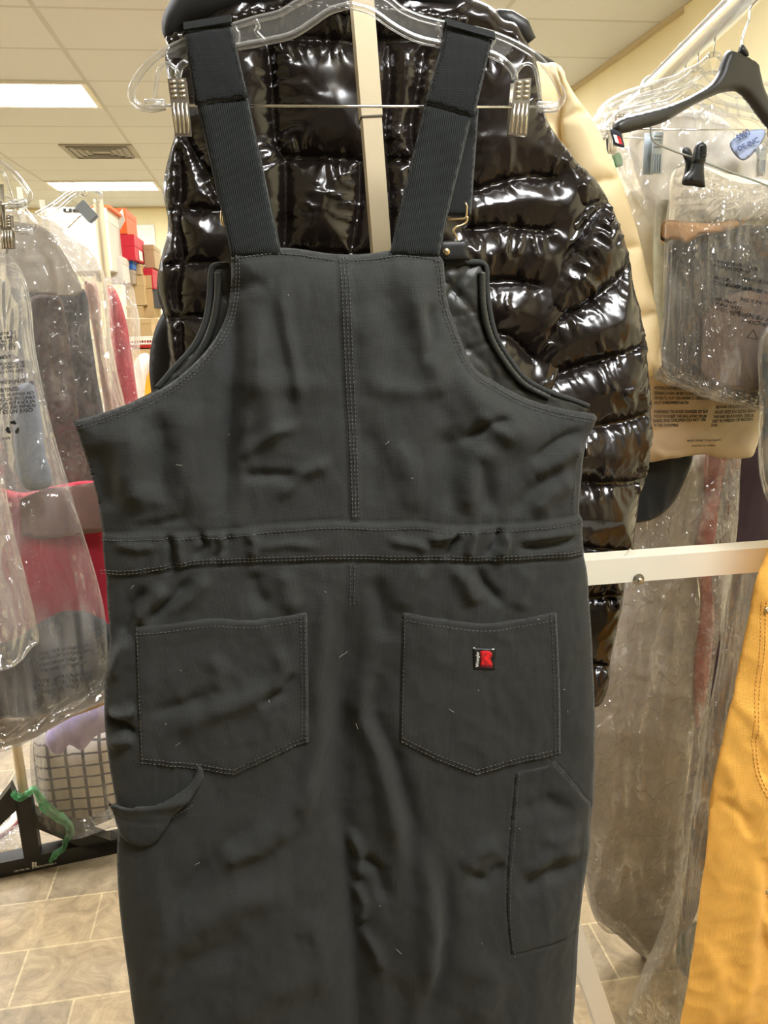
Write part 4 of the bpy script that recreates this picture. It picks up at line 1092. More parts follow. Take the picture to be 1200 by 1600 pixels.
# the crowd of clear clip hangers further along the rail
hs = []
spots = [(1.30, .02, 'clear clip hanger nearest the wide black hanger on the chrome rail'), (1.375, .12, 'second clear clip hanger back along the chrome rail'), (1.44, -.04, 'third clear clip hanger back along the chrome rail'),
         (1.55, .14, 'clear clip hanger furthest back on the chrome rail, by the cream jacket')]
hook_z = float(at(546, -75, 0, YO + .004)[2]) + .028 + .018 - float(HC[2])          # crown of the hook above the hanger origin
for y, rz, lb in spots:
    p = rail_at(y)
    hs.append(hang_copy((p[0], p[1], p[2] + .0205 - hook_z), rz, lb))
# pairs of wire hooks of the next hangers over the rail
for i, (y, lb) in enumerate(((1.66, 'pair of bent wire hooks on the chrome rail, behind the clear hangers'), (1.80, 'pair of bent wire hooks furthest back on the chrome rail'))):
    t = thing('wire_hook', rail_at(y), lb, 'hook')
    for dy in (-.006, .008): wire_hook(rail_at(y + dy), .15, t, .25, name='hook_wire', r=.0015)

def hung_clip(name, u, v, h, Y, mat, label, ang=.04):
    """small spring clip seen face on: two ribbed leaves and a pivot"""
    t = thing(name, at(u, v, 0, Y), label, 'clip'); k = h * Y / F
    for sgn, nm in ((-1, 'front_leaf'), (1, 'back_leaf')):
        m = MB(); c = np.array(at(u + (0 if sgn < 0 else -8 * h / 60), v, sgn * .005, Y))
        m.box(c, (k * .30, .0016, k), ang, .0006)
        for r in range(4): m.tube([c + np.array([k * (-.10 + .067 * r), -.0012 if sgn < 0 else .0012, -.03 * k]), c + np.array([k * (-.10 + .067 * r), -.0012 if sgn < 0 else .0012, -.46 * k])], k * .018, 6)
        for r in range(4): m.tube([c + np.array([-k * .10, -.0012 if sgn < 0 else .0012, k * (.40 - .085 * r)]), c + np.array([k * .10, -.0012 if sgn < 0 else .0012, k * (.40 - .085 * r)])], k * .02, 6)
        m.out(nm, mat, t, True, auto=35)
    MB().tube([at(u, v, -.004, Y) , at(u, v, .006, Y)], k * .05, 8).out('pivot', mat, t, True)
    return t
hung_clip('spring_clip', 1024, 240, 60, 1.20, M['blue_steel'], 'dull steel spring clip below the black hanger, on the bag of off-white clothes')
hung_clip('spring_clip', 996, 222, 36, 1.45, M['clip_steel'], 'small perforated steel clip half hidden under the shoulder of the black hanger')
hung_clip('spring_clip', 1189, 250, 40, 1.36, M['blue_steel'], 'steel spring clip at the right edge beside the blue lettered tag')

offwhite = fabric('off_white_cotton', (.76, .71, .61)); beige = fabric('beige_fleece', (.72, .64, .47)); greyg = fabric('grey_green_cloth', (.30, .29, .22))
cloth('cotton_shirt', [(985,210),(1010,186),(1060,172),(1120,180),(1160,214),(1200,240),(1240,330),(1240,380),(1060,372),(1040,340),(1005,300),(990,260)], 1.38, offwhite, 'off-white top in a clear bag under the black hanger', 'clothes', 501, al=-.2, amp=.008)
cloth('fleece_top', [(966,312),(985,296),(1020,286),(1050,283),(1064,330),(1070,430),(1066,520),(1045,590),(1000,600),(990,480),(975,390)], 1.42, beige, 'beige fleece top in a clear bag right of the cream quilted jacket', 'clothes', 511, amp=.007)
cloth('grey_garment', [(1026,320),(1052,312),(1080,330),(1100,600),(1030,610),(1022,480)], 1.35, greyg, 'grey-green garment edge between the beige fleece and the dark bagged knit', 'clothes', 521)
bag([(950,205),(975,180),(1040,160),(1120,166),(1170,200),(1230,240),(1250,420),(1050,420),(1010,330),(985,300),(960,250)], 1.34, M['film'], 'clear bag over the off-white top below the black hanger', 531, .07, -.3, 30, .008, crumple=.004)
bag([(955,240),(985,232),(1035,250),(1056,290),(1060,400),(1045,560),(1020,600),(1002,560),(990,470),(968,360)], 1.38, M['film'], 'clear bag over the beige fleece top beside the cream jacket', 541, .08, .1, 26, .006, crumple=.003)
cloth('green_tag', [(956,243,1),(968,238),(973,258),(962,262,1)], 1.36, solid('green_card', (.02, .22, .08), .6), 'small green tag in the clear bags behind the flag loop', 'tag', 545, .001, amp=.0005, res=.006)

# dark knit in a wrinkled clear bag held by the black clip
knit = fabric('charcoal_knit', (.055, .055, .052)); brownk = fabric('mauve_brown_knit', (.13, .095, .08)); orange = fabric('orange_cloth', (.46, .26, .12))
kt = cloth('knit_jumper', [(1046,372),(1080,358),(1130,350),(1190,352),(1260,352),(1260,620),(1200,634),(1140,624),(1085,606),(1048,592),(1036,560),(1036,490),(1042,430)], 1.27, knit, 'charcoal knit jumper with an orange band, in the clear bag under the black clip', 'clothes', 551, .03, amp=.005)
cloth('orange_band', [(1036,346),(1068,346),(1110,349),(1140,344),(1166,345),(1158,353),(1130,362),(1094,368),(1074,379),(1050,374),(1034,382)], 1.236, orange, 'orange band of the jumper', None, 553, .001, amp=.001, parent=kt)
cloth('lower_panel', [(1096,500,1),(1120,470),(1180,452),(1250,456,1),(1250,600,1),(1180,612),(1110,598),(1094,580,1)], 1.236, brownk, 'mauve brown part of the jumper', None, 555, .001, amp=.002, parent=kt)
cloth('folded_shirt', [(1052,268),(1090,258),(1140,272),(1260,300),(1260,356),(1180,350),(1110,350),(1050,362),(1046,320)], 1.30, fabric('pale_shirt', (.74, .68, .55)), 'pale shirt folded over the charcoal jumper inside its bag', 'clothes', 557)
o, hb = bag([(1058,262),(1072,250),(1088,252),(1104,264),(1150,284),(1262,308),(1262,650),(1190,642),(1120,628),(1066,608),(1036,598),(1022,588),(1030,556),(1038,500),(1040,420),(1044,340)], 1.19, M['film_grey'], 'wrinkled clear bag with printed warnings, held by the black clip', 561, .09, .12, 17, .0075, .0042, crumple=.0035)
TXT = ['WARNING: KEEP THIS BAG AWAY FROM', 'BABIES AND CHILDREN. DO NOT USE IN']
rows = []
for k, (u, v, wd, s) in enumerate(((1108,410,70,'WARNING: TO AVOID DANGER'), (1106,417,60,'OF SUFFOCATION KEEP'), (1155,438,60,'AWAY FROM BABIES'), (1108,436,30,'AND CHIL'), (1108,444,110,'DREN. DO NOT USE IN CRIBS'), (1128,447,60,'BEDS CARRIAGES'), (1110,470,34,'OR PLAY'), (1110,477,40,'PENS THIS'), (1148,469,44,'BAG IS NOT'), (1110,484,72,'A TOY. AVERTISSEMENT'), (1134,491,70,'CE SAC N EST PAS'), (1150,502,48,'UN JOUET'))):
    rows.append((s, u, v, 5.0, wd, .20))
lettering('printed_warning', rows, 1.19, lambda u, v: hb(u, v), M['ink'], o)
s = [(1162,527),(1171,515),(1176,530)]
m = MB()
for a, b in zip(s, s[1:] + s[:1]):
    m.tube([at(*a, -float(hb(np.array([a[0]*1.]), np.array([a[1]*1.]))[0]) - .001, 1.19), at(*b, -float(hb(np.array([b[0]*1.]), np.array([b[1]*1.]))[0]) - .001, 1.19)], .0007, 5)
m.out('recycling_mark', M['ink'], o)

# tan printed poly mailer behind it
tan_poly = solid('tan_poly_mailer', (.50, .40, .27), .45, 0, .06, 14, .2, 60)
def tanh(u, v, d): return .012 * (1 - np.exp(-d / .02)) + drape(u, v, 571, lean(-1.5), 40, 120, .003) + fold(u, v, [(1010,700),(1035,712),(1070,712)], 6, .006) + fold(u, v, [(1075,683),(1110,685),(1112,702)], 5, .004)
o = panel('poly_mailer', [(1000,560),(1200,570),(1196,650),(1180,700),(1173,714),(1120,715),(1104,710),(1080,712),(1045,716),(1004,719),(1004,660)], 1.33, tan_poly, None, tanh, lambda u, v, d: -.03 * (1 - np.exp(-d / .02)), .006, base=at(1090, 715, 0, 1.33))
tag(o, 'tan printed poly mailer hanging below the charcoal bagged jumper', 'poly bag')
L = lambda *r: r
ad = [('ACHTUNG: PLASTIKBEUTEL KOENNEN', 1016,607,4.4,58,.02), ('GEFAHRLICH SEIN. UM ERSTICKUNG ZU VERMEIDEN', 1015,615,4.6,90,.02), ('DEN BEUTEL NICHT VON KINDERN ZU GEBRAUCHEN', 1015,622.5,4.6,88,.01), ('NICHT IN REICHWEITE HALTEN', 1015,630,4.4,54,0),
      ('WARNING: TO AVOID DANGER OF SUF', 1015,644,4.6,84,0), ('FOCATION KEEP THIS BAG AWAY FROM', 1015,651,4.6,82,0), ('BABIES AND CHILDREN DO NOT USE', 1014,658,4.6,82,-.02), ('IN CRIBS OR PLAYPENS', 1015,665,4.4,38,0),
      ('UTILISER', 1112,623,4,14,.02), ('BEWAAR: DE PLASTIC IS GEVAARLIJK', 1112,637,4.6,68,-.02), ('HOUD DEZE ZAK BUITEN BEREIK', 1110,645,4.6,66,-.03), ('VAN BABY EN KINDEREN. GEBRUIK', 1108,652,4.6,65,-.03), ('NIET IN WIEGEN OF BEDDEN', 1106,659,4.6,64,-.05), ('ZAK', 1104,665,4.2,11,-.03),
      ('MADE OF RECYCLED PLASTIC', 1066,688,3,54,-.02), ('PLEASE RECYCLE THIS BAG', 1074,696,2.4,36,-.02)]
for part in (ad[:8], ad[8:9], ad[9:14], ad[14:15], ad[15:]): lettering('printed_warning', part, 1.33, lambda u, v: tanh(u, v, np.full(np.shape(u), .2)), M['ink'], o)

# dark teal bag at the edge, black garment and long grey bags below
cloth('teal_garment', [(1199,520),(1262,500),(1262,810),(1215,795),(1197,750),(1192,700),(1193,650)], 1.16, fabric('dark_teal_cloth', (.018, .045, .040)), 'dark teal garment in a shiny bag at the right edge, above the tan trousers', 'clothes', 581, .02)
bag([(1195,515),(1262,495),(1262,830),(1212,805),(1192,760),(1187,690),(1189,640)], 1.125, M['film'], 'shiny clear bag over the dark teal garment at the right edge', 583, .07, .1, 20, .006, crumple=.004)
blk = fabric('black_fleece', (.010, .012, .014), .9)
cloth('black_garment', [(975,640),(1085,640),(1083,712),(1072,745),(1052,785),(1030,806),(1004,816),(975,812)], 1.365, blk, 'black garment hem curving below the tan poly mailer', 'clothes', 591, .012)
taupe = fabric('taupe_garment', (.33, .295, .25)); maroon = fabric('red_brown_garment', (.30, .045, .03)); plum = fabric('dark_plum_garment', (.030, .016, .020)); chg = fabric('charcoal_garment', (.075, .07, .065))
cloth('long_garment', [(960,740),(1010,720),(1110,712),(1100,800),(1090,900),(1100,1000),(1085,1130),(1070,1250),(1066,1380),(1052,1476),(1018,1500),(966,1462),(925,1420),(915,1250),(920,1050),(940,850)], 1.46, taupe, 'long taupe garment in the big greyish bag right of the overalls', 'clothes', 601, .03, -.12, 40, .010)
cloth('long_garment', [(1108,690),(1138,690),(1128,760),(1118,840),(1112,890),(1116,960),(1110,1040),(1098,1120),(1086,1140),(1084,1040),(1094,940),(1086,860),(1098,780)], 1.425, maroon, 'narrow red-brown garment inside the big greyish bag', 'clothes', 611, .004, -.12, amp=.004)
cloth('long_garment', [(1120,690),(1200,680),(1215,900),(1150,1100),(1125,1300),(1090,1420),(1062,1480),(1046,1420),(1062,1320),(1080,1180),(1100,1000)], 1.50, plum, 'long dark plum garment hanging between the greyish bag and the tan trousers', 'clothes', 621, .03, -.2)
cloth('long_garment', [(1140,640),(1262,640),(1262,1200),(1180,1500),(1060,1545),(1065,1480),(1100,1300),(1140,1000)], 1.62, chg, 'long charcoal garment furthest back behind the plum one', 'clothes', 631, .03, -.2)
bag([(985,640),(1060,610),(1150,620),(1156,760),(1146,880),(1120,1020),(1098,1180),(1080,1300),(1068,1400),(1056,1470),(1034,1516),(1018,1510),(998,1484),(970,1462),(946,1456),(928,1432),(914,1380),(908,1250),(916,1050),(940,900),(965,800)], 1.39, M['film_crisp'], 'big greyish clear bag of long clothes right of the overalls', 641, .12, -.14, 30, .011, .005, crumple=.006, folds=[([(1040,880),(1012,1000),(990,1160)], 5, .010), ([(1058,940),(1034,1050),(1016,1220),(1005,1330)], 4, .010), ([(1000,980),(978,1120),(965,1300)], 5, .009), ([(950,1180),(948,1300),(956,1420)], 6, .008), ([(1050,740),(1034,800),(1026,860)], 4, .008), ([(1085,760),(1064,810),(1052,850)], 4, .008), ([(985,1330),(1000,1390),(1040,1430)], 6, .008)])
bag([(1150,870),(1215,850),(1230,900),(1180,1150),(1130,1400),(1100,1640),(985,1640),(1004,1560),(1030,1500),(1058,1420),(1080,1310),(1104,1180),(1130,1050)], 1.18, M['film_grey'], 'narrow greyish bag with trailing end between the big bag and the tan trousers', 651, .10, -.2, 20, .006, crumple=.003)
cloth('teal_sleeve', [(1062,1462),(1088,1440),(1100,1470),(1090,1530),(1064,1520),(1056,1490)], 1.30, fabric('deep_teal_cloth', (.02, .05, .05)), 'dark teal cuff low down beside the tan trousers', 'clothes', 661, .012)

# tag lettered in blue, in the bag at the right edge
bt = cloth('printed_tag', [(1140,225),(1166,206),(1196,204),(1184,232),(1160,251)], 1.30, solid('pale_blue_film', (.35, .42, .62), .5), 'pale blue printed tag in the clear bag at the upper right edge', 'tag', 671, .002, amp=.001, res=.006)
lettering('printed_number', [('S900', 1151,222,10,22,-.55), ('DE INC', 1151,238,8,36,-.45)], 1.30, lambda u, v: .0055 + 0 * u, M['blue_ink'], bt)

# ================================================================== tan duck trousers at lower right
YW = .86
TW = [(1222,800),(1206,835),(1195,870),(1180,905),(1172,950),(1160,1010),(1145,1080),(1126,1160),(1111,1240),(1103,1330),(1091,1420),(1080,1500),(1062,1600),(1045,1700),(1040,1760,1),(1520,1760,1),(1540,1200),(1530,900),(1500,520),(1490,470,1),(1290,470,1),(1272,600),(1245,730)]
TF = [([(1170,1325),(1160,1420),(1150,1520),(1132,1610)], 14, .007), ([(1190,1310),(1180,1400),(1176,1500)], 12, -.005), ([(1125,1170),(1140,1230),(1135,1290)], 9, .003), ([(1160,1110),(1185,1160),(1200,1200)], 8, .003),
      ([(1172,1400),(1190,1450),(1205,1480)], 7, .005), ([(1120,1240),(1150,1265),(1160,1300)], 9, -.003), ([(1130,1060),(1150,1100),(1170,1120)], 9, .003), ([(1195,1200),(1180,1290),(1172,1330)], 16, .005), ([(1100,1450),(1110,1520),(1100,1600)], 14, .004), ([(1128,1550),(1150,1480),(1172,1430)], 9, -.004)]
def tan_h(u, v):
    d = dist(u, v, smooth(TW, 8), True)[0]
    h = .026 * (1 - np.exp(-d / 34)) + .0022 * fbm(u / 70, v / 100, 3, 71) + .0012 * ridged(u / 30 + v / 80, v / 40, 73)
    for p, w_, a in TF: h += fold(u, v, p, w_, a)
    for ln, o in ((TSM, 0), (TSM2, 0)):
        q, _, sd, _ = dist(u, v, ln)
        h += .0016 * sstep(sd * q, -1.5, 1.5) * np.exp(-q / 30) - .001 * np.exp(-(q / 2) ** 2)
    return h
TSM = smooth([(1192,935),(1188,990),(1181,1050),(1174,1110),(1170,1150),(1172,1185),(1182,1215),(1200,1243),(1225,1260)], 5, False)
TSM2 = smooth([(1183,1375),(1190,1390),(1200,1400),(1225,1420)], 5, False)
tt = panel('work_trousers', TW, YW, M['tan_duck'], None, lambda u, v, d: tan_h(u, v), lambda u, v, d: -.02 * (1 - np.exp(-d / .03)), .004, base=at(1200, 1700, 0, YW))
tag(tt, 'tan duck canvas work trousers hanging at the lower right edge', 'trousers')
for q in ([inset(TSM, 3)], [inset(TSM, 8)], [inset(TSM2, 3)]): stitch(q, YW, tan_h, M['tan_thread'], tt, r=.0006)
m = None
for u, v in ((1190,949), (1184,1378), (1211,958)):
    c = at(u, v, -float(tan_h(np.array([u * 1.]), np.array([v * 1.]))[0]), YW)
    m = MB(); m.dome(c, .0042, .0018); m.dome(c - np.array([0, .0015, 0]), .0017, .0014); m.out('rivet', M['brass'], tt, True, 'brass rivet')

# ================================================================== left-hand rack with bagged clothes
lr = thing('clothes_rack', at(45, 1370, 0, 2.03) * np.array([1, 1, 0]), 'black steel rack base with a chrome post at lower left, green plastic tied round it', 'clothes rack')
fa, fb = PZ(np.array(0.), np.array(1372.), 0), PZ(np.array(185.), np.array(1333.), 0)
FD = (fb - fa) / np.linalg.norm(fb - fa); FNRM = np.array([-FD[1], FD[0], 0.0])
def onf(u, v, back=0.0):
    """point of the upright plane of the rack's end frame"""
    d = _ray(float(u), float(v)); t = np.dot(fa - CAM, FNRM) / np.dot(d, FNRM)
    return CAM + d * t + FNRM * back
def plate(poly, th=.030): return MB().prism([onf(*q) for q in poly], FNRM * th)
base_l, base_r = fa - FD * .30, fb + FD * .12
up = np.array([0, 0, .045])
m = MB(); m.prism([base_l, base_r, base_r + up, base_l + up], FNRM * .05); fr_ = m.out('foot_rail', M['black_steel'], lr)
plate([(22,1250),(48,1245),(63,1336),(38,1344)], .045).out('post_socket', M['black_steel'], lr)
m = plate([(50,1268),(58,1276),(117,1296),(192,1322),(192,1336),(133,1326),(58,1295),(52,1290)], .012); m.add(*(lambda q: (q.v, q.f))(MB().prism([onf(*p) for p in ((55,1274),(117,1294),(192,1320),(192,1324),(117,1298),(55,1278))], FNRM * .045)))
MB().prism([onf(*p) for p in ((50,1268),(58,1274),(117,1294),(192,1320),(192,1340),(133,1326),(58,1295),(52,1292))], FNRM * .040).out('brace', M['black_steel'], lr)
MB().prism([onf(*p) for p in ((30,1262),(16,1230),(-30,1290),(-60,1345),(-40,1352),(-10,1300))], FNRM * .040).out('brace', M['black_steel'], lr)
pc = onf(36, 1246, .02)
MB().tube([(pc[0], pc[1], pc[2] - .06), (pc[0], pc[1], 1.757)], .0125, 16).out('post', M['satin_steel'], lr, True, auto=40)
LD = np.array([.250, -.968, 0.0])                                   # rail of this rack comes towards us on the left
def lrail(y): return np.array([pc[0], pc[1], 1.752]) + LD * ((y - pc[1]) / LD[1])
MB().tube([lrail(2.15), lrail(.62)], .0125, 16).out('rail', M['chrome'], lr, True, auto=40)
q = lrail(.64); MB().tube([q, (q[0], q[1], .03)], .0125, 16).out('post', M['satin_steel'], lr, True, auto=40)
MB().prism([np.array([q[0] - .25, q[1] - .02, 0]), np.array([q[0] + .12, q[1] - .02, 0]), np.array([q[0] + .12, q[1] - .02, .045]), np.array([q[0] - .25, q[1] - .02, .045])], (0, .04, 0)).out('foot_rail', M['black_steel'], lr)
# printed line and mark on the base
def on_base(s, u0, v0, u1, v1, h):
    v, f = text_mesh(s); k = (v[:, 0] - v[:, 0].min()) / np.ptp(v[:, 0]); hh = v[:, 1] / .7
    V = [onf(u0 + (u1 - u0) * a, v0 + (v1 - v0) * a - h * b, -.0008) for a, b in zip(k, hh)]
    return V, f
V, f = on_base('CRA Pte. No.', 22, 1362.5, 47, 1357.5, 2.6)
mesh_obj('printed_line', V, f, M['white'], fr_, False)
V, f = on_base('JR ABSOLUTE MAX 4', 50, 1357, 88, 1349.5, 2.6)
mesh_obj('printed_line', V, f, M['white'], fr_, False)
m = MB()
for a in (0, 1):
    for b in (0, 1): m.prism([onf(50 + 4 * a, 1347 + 3.6 * b, -.0008), onf(53.3 + 4 * a, 1346.6 + 3.6 * b, -.0008), onf(53.3 + 4 * a, 1349.8 + 3.6 * b, -.0008), onf(50 + 4 * a, 1350.2 + 3.6 * b, -.0008)], -FNRM * .0003)
m.out('printed_mark', M['white'], fr_)
# green plastic strip knotted round the post
m = MB()
def gribbon(pts, ws, seed):
    s = smooth(pts, 2.2, False); n = len(s); vs = []; fs = []
    for i in range(n):
        t = s[min(i + 1, n - 1)] - s[max(i - 1, 0)]; t /= np.linalg.norm(t); w = np.interp(i / (n - 1), np.linspace(0, 1, len(ws)), ws)
        for k in range(7):
            a = (k / 6 - .5) * w; h = -.014 - .010 * math.sin(k * 2.2 + i * .21 + seed) - .006 * float(perlin(np.array(i * .31), np.array(k * .9 + seed), 5))
            vs.append(onf(s[i][0] - t[1] * a, s[i][1] + t[0] * a, h))
    for i in range(n - 1):
        for k in range(6): fs.append((7*i + k, 7*i + k + 1, 7*i + k + 8, 7*i + k + 7))
    m.add(vs, fs)
gribbon([(22,1232),(27,1240),(34,1242),(46,1234),(54,1231),(62,1240),(72,1254),(86,1268),(97,1277),(108,1287),(110,1296),(104,1304),(102,1314),(100,1322),(92,1328),(84,1334),(78,1342)], [9, 10, 8, 10, 16, 18, 17, 14, 12, 9, 7, 9, 5], 1)
gr = m.out('plastic_ribbon', M['film_green'], None, True, base=onf(52, 1240, 0))
tag(gr, 'crumpled green plastic strip tied round the post of the black rack base', 'ribbon')

# clear hangers on it; only their right-hand halves come into view
def lh(u, v, y, rz, lb, s=1.0):
    p = lrail(y); return hang_copy((p[0], p[1], p[2] + .0125 - hook_z), rz, lb)
lh(0, 0, 1.12, -.22, 'clear clip hanger nearest us on the left rack, at the left edge')
lh(0, 0, 1.40, -.1, 'clear clip hanger behind the nearest one on the left rack, under the far light panel')
lh(0, 0, 1.80, -.35, 'clear clip hanger at the back of the left rack, turned edge-on near the chrome post')
navy = fabric('navy_cloth_garment', (.020, .025, .036)); marn = fabric('maroon_garment', (.045, .020, .017)); red = fabric('crimson_garment', (.46, .025, .05)); pink = fabric('pale_pink_garment', (.72, .44, .36)); card = solid('grey_white_card', (.52, .47, .39), .6, 0, .05, 6)
bluew = fabric('pale_blue_white_cloth', (.24, .26, .30)); cream2 = fabric('beige_wool', (.55, .42, .28)); lav = fabric('lavender_cloth', (.44, .37, .62))
# nearest: pale garment in a tall clear bag with printed warnings
cloth('pale_garment', [(22,650,1),(28,602,1),(52,594,1),(63,640),(70,700),(80,758),(40,764),(24,720)], 1.22, bluew, 'pale blue-white garment in the printed clear bag at the left edge', 'clothes', 701, .012, .12)
o, hb2 = bag([(-60,392),(6,394),(20,404),(36,430),(47,478),(53,540),(66,610),(80,670),(97,730),(118,800),(138,865),(158,935),(166,980),(169,1060),(168,1092),(140,1106),(100,1126),(46,1158),(6,1174),(-60,1180)], 1.14, M['film'],
             'tall clear bag with black printed warnings and recycling mark at the left edge', 711, .16, .16, 15, .0055, .0045)
rows = []
for u, v, wd, s, h in ((-6,525,34,'PORTER AU', 4.6), (-4,531,34,'EM SEMBLE', 4.4), (-4,536.5,36,'DE BAS DE LIT', 4.4), (2,542,26,'PEUT PERD', 4.4), (-8,549,37,'NOT A TOY', 5.6), (-14,563,34,'TISSEMENT', 5.4), (-6,572,48,'SUFFOCATION. NE', 4.4), (-4,577.5,47,'ET ENFANTS NE', 4.4), (-4,584,45,'PAS UTILISER', 3.8),
                      (2,600,42,'PAS UN JOUET', 5.2), (-14,614,49,'ADVERTENCIA:', 6.0), (-6,620.5,62,'EVITE DE ASFIXIA NO', 4.4), (-6,627.5,64,'UTILIZAR EN CUNAS', 4.8), (-6,634,65,'BLICA ESTA BOLSA', 4.8), (-6,640.5,66,'LEJOS DE NINOS', 4.8), (-10,648,65,'NO ES UN JUGO', 5.8), (-2,687,20,'RECYCLE', 3.6)):
    rows.append((s, u, v, h, wd, -.10))
for part in (rows[:-1], rows[-1:]): lettering('printed_warning', part, 1.14, hb2, M['ink'], o)
def on_film(u, v, k=.0010):
    return at(u, v, -float(hb2(np.array([u * 1.]), np.array([v * 1.]))[0]) - k, 1.14)
for k in range(3):                                                # three chasing arrows
    m = MB(); c = np.array([22.5, 667.5]); R = 10.5
    def pt(a, r): return c + r * np.array([math.cos(a), math.sin(a)])
    a0 = math.radians(-90 + 120 * k)
    def tri(t, w):                                                # along the rounded triangle
        a = a0 + t; return pt(a, R * w)
    q = [tri(-.55, .62), tri(-.55, 1.02), tri(-.15, 1.08), tri(.25, 1.10), tri(.20, 1.28), tri(.75, .86), tri(.30, .38), tri(.27, .62), tri(-.1, .56)]
    m.prism([on_film(*p) for p in q], (0, -.0003, 0)); m.out('recycling_arrow', M['ink'], o)
# red and black folded clothes low in that bag
cloth('crimson_garment', [(-60,760),(40,770),(70,762),(158,756),(168,840),(176,930),(172,1000),(60,1010),(-60,1020)], 1.30, red, 'crimson garment folded low inside the tall clear bag at left', 'clothes', 721, .02)
cloth('beige_fold', [(30,780,1),(70,764),(120,758),(200,744,1),(206,826,1),(120,836),(62,842),(34,836,1)], 1.262, fabric('dusty_pink_fold', (.30, .18, .15)), 'dusty beige fold of cloth above the crimson garment in the left bag', 'clothes', 723, .003, amp=.004)
bkg = cloth('black_garment', [(-60,1020),(20,1000),(58,975),(100,955),(140,958),(176,985),(180,1070),(150,1086),(110,1100),(60,1118),(10,1122),(-60,1125)], 1.235, blk, 'black folded garment at the bottom of the tall clear bag at left', 'clothes', 731, .03)
pr = [('WARNING: TO AVOID DANGER OF SUFFO', 60,1020,5,84,-.16), ('CATION KEEP THIS PLASTIC BAG', 62,1028,5,84,-.16), ('AWAY FROM BABIES AND', 64,1037,5,76,-.17), ('CHILDREN. DO NOT USE', 66,1046,5,74,-.17), ('IN CRIBS BEDS CARRIAGES', 54,1064,5,92,-.17), ('OR PLAYPENS. THIS BAG', 54,1072,5,90,-.17), ('IS NOT A TOY', 58,1081,5,70,-.17)]
lettering('printed_warning', pr, 1.14, hb2, M['ink_grey'], o)
cloth('beige_hem', [(-60,1110),(20,1118),(70,1104),(130,1086),(176,1062),(178,1092),(110,1122),(40,1158),(-60,1172)], 1.27, cream2, 'beige knitted hem below the black folded garment at left', 'clothes', 741, .012)
bag([(-60,735),(0,742),(14,790),(24,840),(40,900),(54,960),(61,1003),(50,1012),(32,1034),(10,1046),(-60,1052)], 1.06, M['film'], 'short crinkled clear bag in front at the left edge, over the crimson garment', 751, .04, .16, 13, .006, .004, crumple=.004)
# second: navy garment under a grey card shoulder cover
nv = cloth('navy_garment', [(-60,430),(40,448),(100,456),(131,452),(142,520),(152,590),(163,650),(170,720),(174,800),(-60,820)], 1.60, navy, 'navy garment in the clear bag behind the printed one at left', 'clothes', 761, .02, .2)
cloth('maroon_lining', [(46,468),(90,462),(104,500),(112,560),(122,640),(134,740),(96,760),(72,640),(56,540)], 1.575, marn, 'maroon lining', None, 763, .006, .2, parent=nv)
cdp = panel('card_cover', [(10,345,1),(60,352),(84,366,1),(126,440),(131,456,1),(118,463),(98,463),(40,456),(10,452,1)], 1.53, card, None, lambda u, v, d: .004 + .006 * sstep(u, 60, 90) + fold(u, v, [(60,380),(86,406),(96,462)], 5, .006) + fold(u, v, [(26,408),(70,407),(84,410)], 3, .004) + fold(u, v, [(34,423),(70,421)], 3, -.004), None, .006, base=at(60, 460, 0, 1.53))
tag(cdp, 'grey-white card shoulder cover over the navy garment at left', 'card')
cloth('pink_garment', [(132,440),(152,446),(160,520),(170,590),(180,650),(186,720),(172,760),(166,660),(152,560),(142,500)], 1.72, pink, 'pale pink garment edge beside the navy garment at left', 'clothes', 765, .01, .15)
bag([(-60,330),(20,328),(55,334),(92,352),(118,376),(142,392),(158,420),(166,462),(170,520),(182,590),(196,650),(204,720),(206,800),(-60,830)], 1.47, M['film_milky'], 'wrinkled milky bag over the navy and pink garments, below the far light panel', 771, .28, .2, 22, .009, .005, crumple=.005, folds=[([(50,496),(75,506),(100,524),(140,566),(165,606)], 3, .007), ([(70,540),(110,580),(150,640)], 4, .006), ([(60,350),(90,385),(120,400)], 4, .008), ([(96,420),(124,430),(150,450)], 4, .007), ([(140,460),(150,520),(170,600)], 5, .007)])
# third: crimson garment in its own bag further back
cloth('crimson_garment', [(168,446),(180,452),(196,496),(206,556),(214,612),(219,648),(222,700),(180,700),(176,560)], 2.05, red, 'crimson garment in the small clear bag furthest right on the left rack', 'clothes', 781, .02, .2)
bag([(164,436),(182,434),(206,446),(212,470),(219,505),(219,560),(227,620),(230,720),(176,720),(166,520)], 2.00, M['film'], 'small clear bag over the crimson garment furthest right on the left rack', 791, .12, .2, 14, .010, .007, crumple=.007)
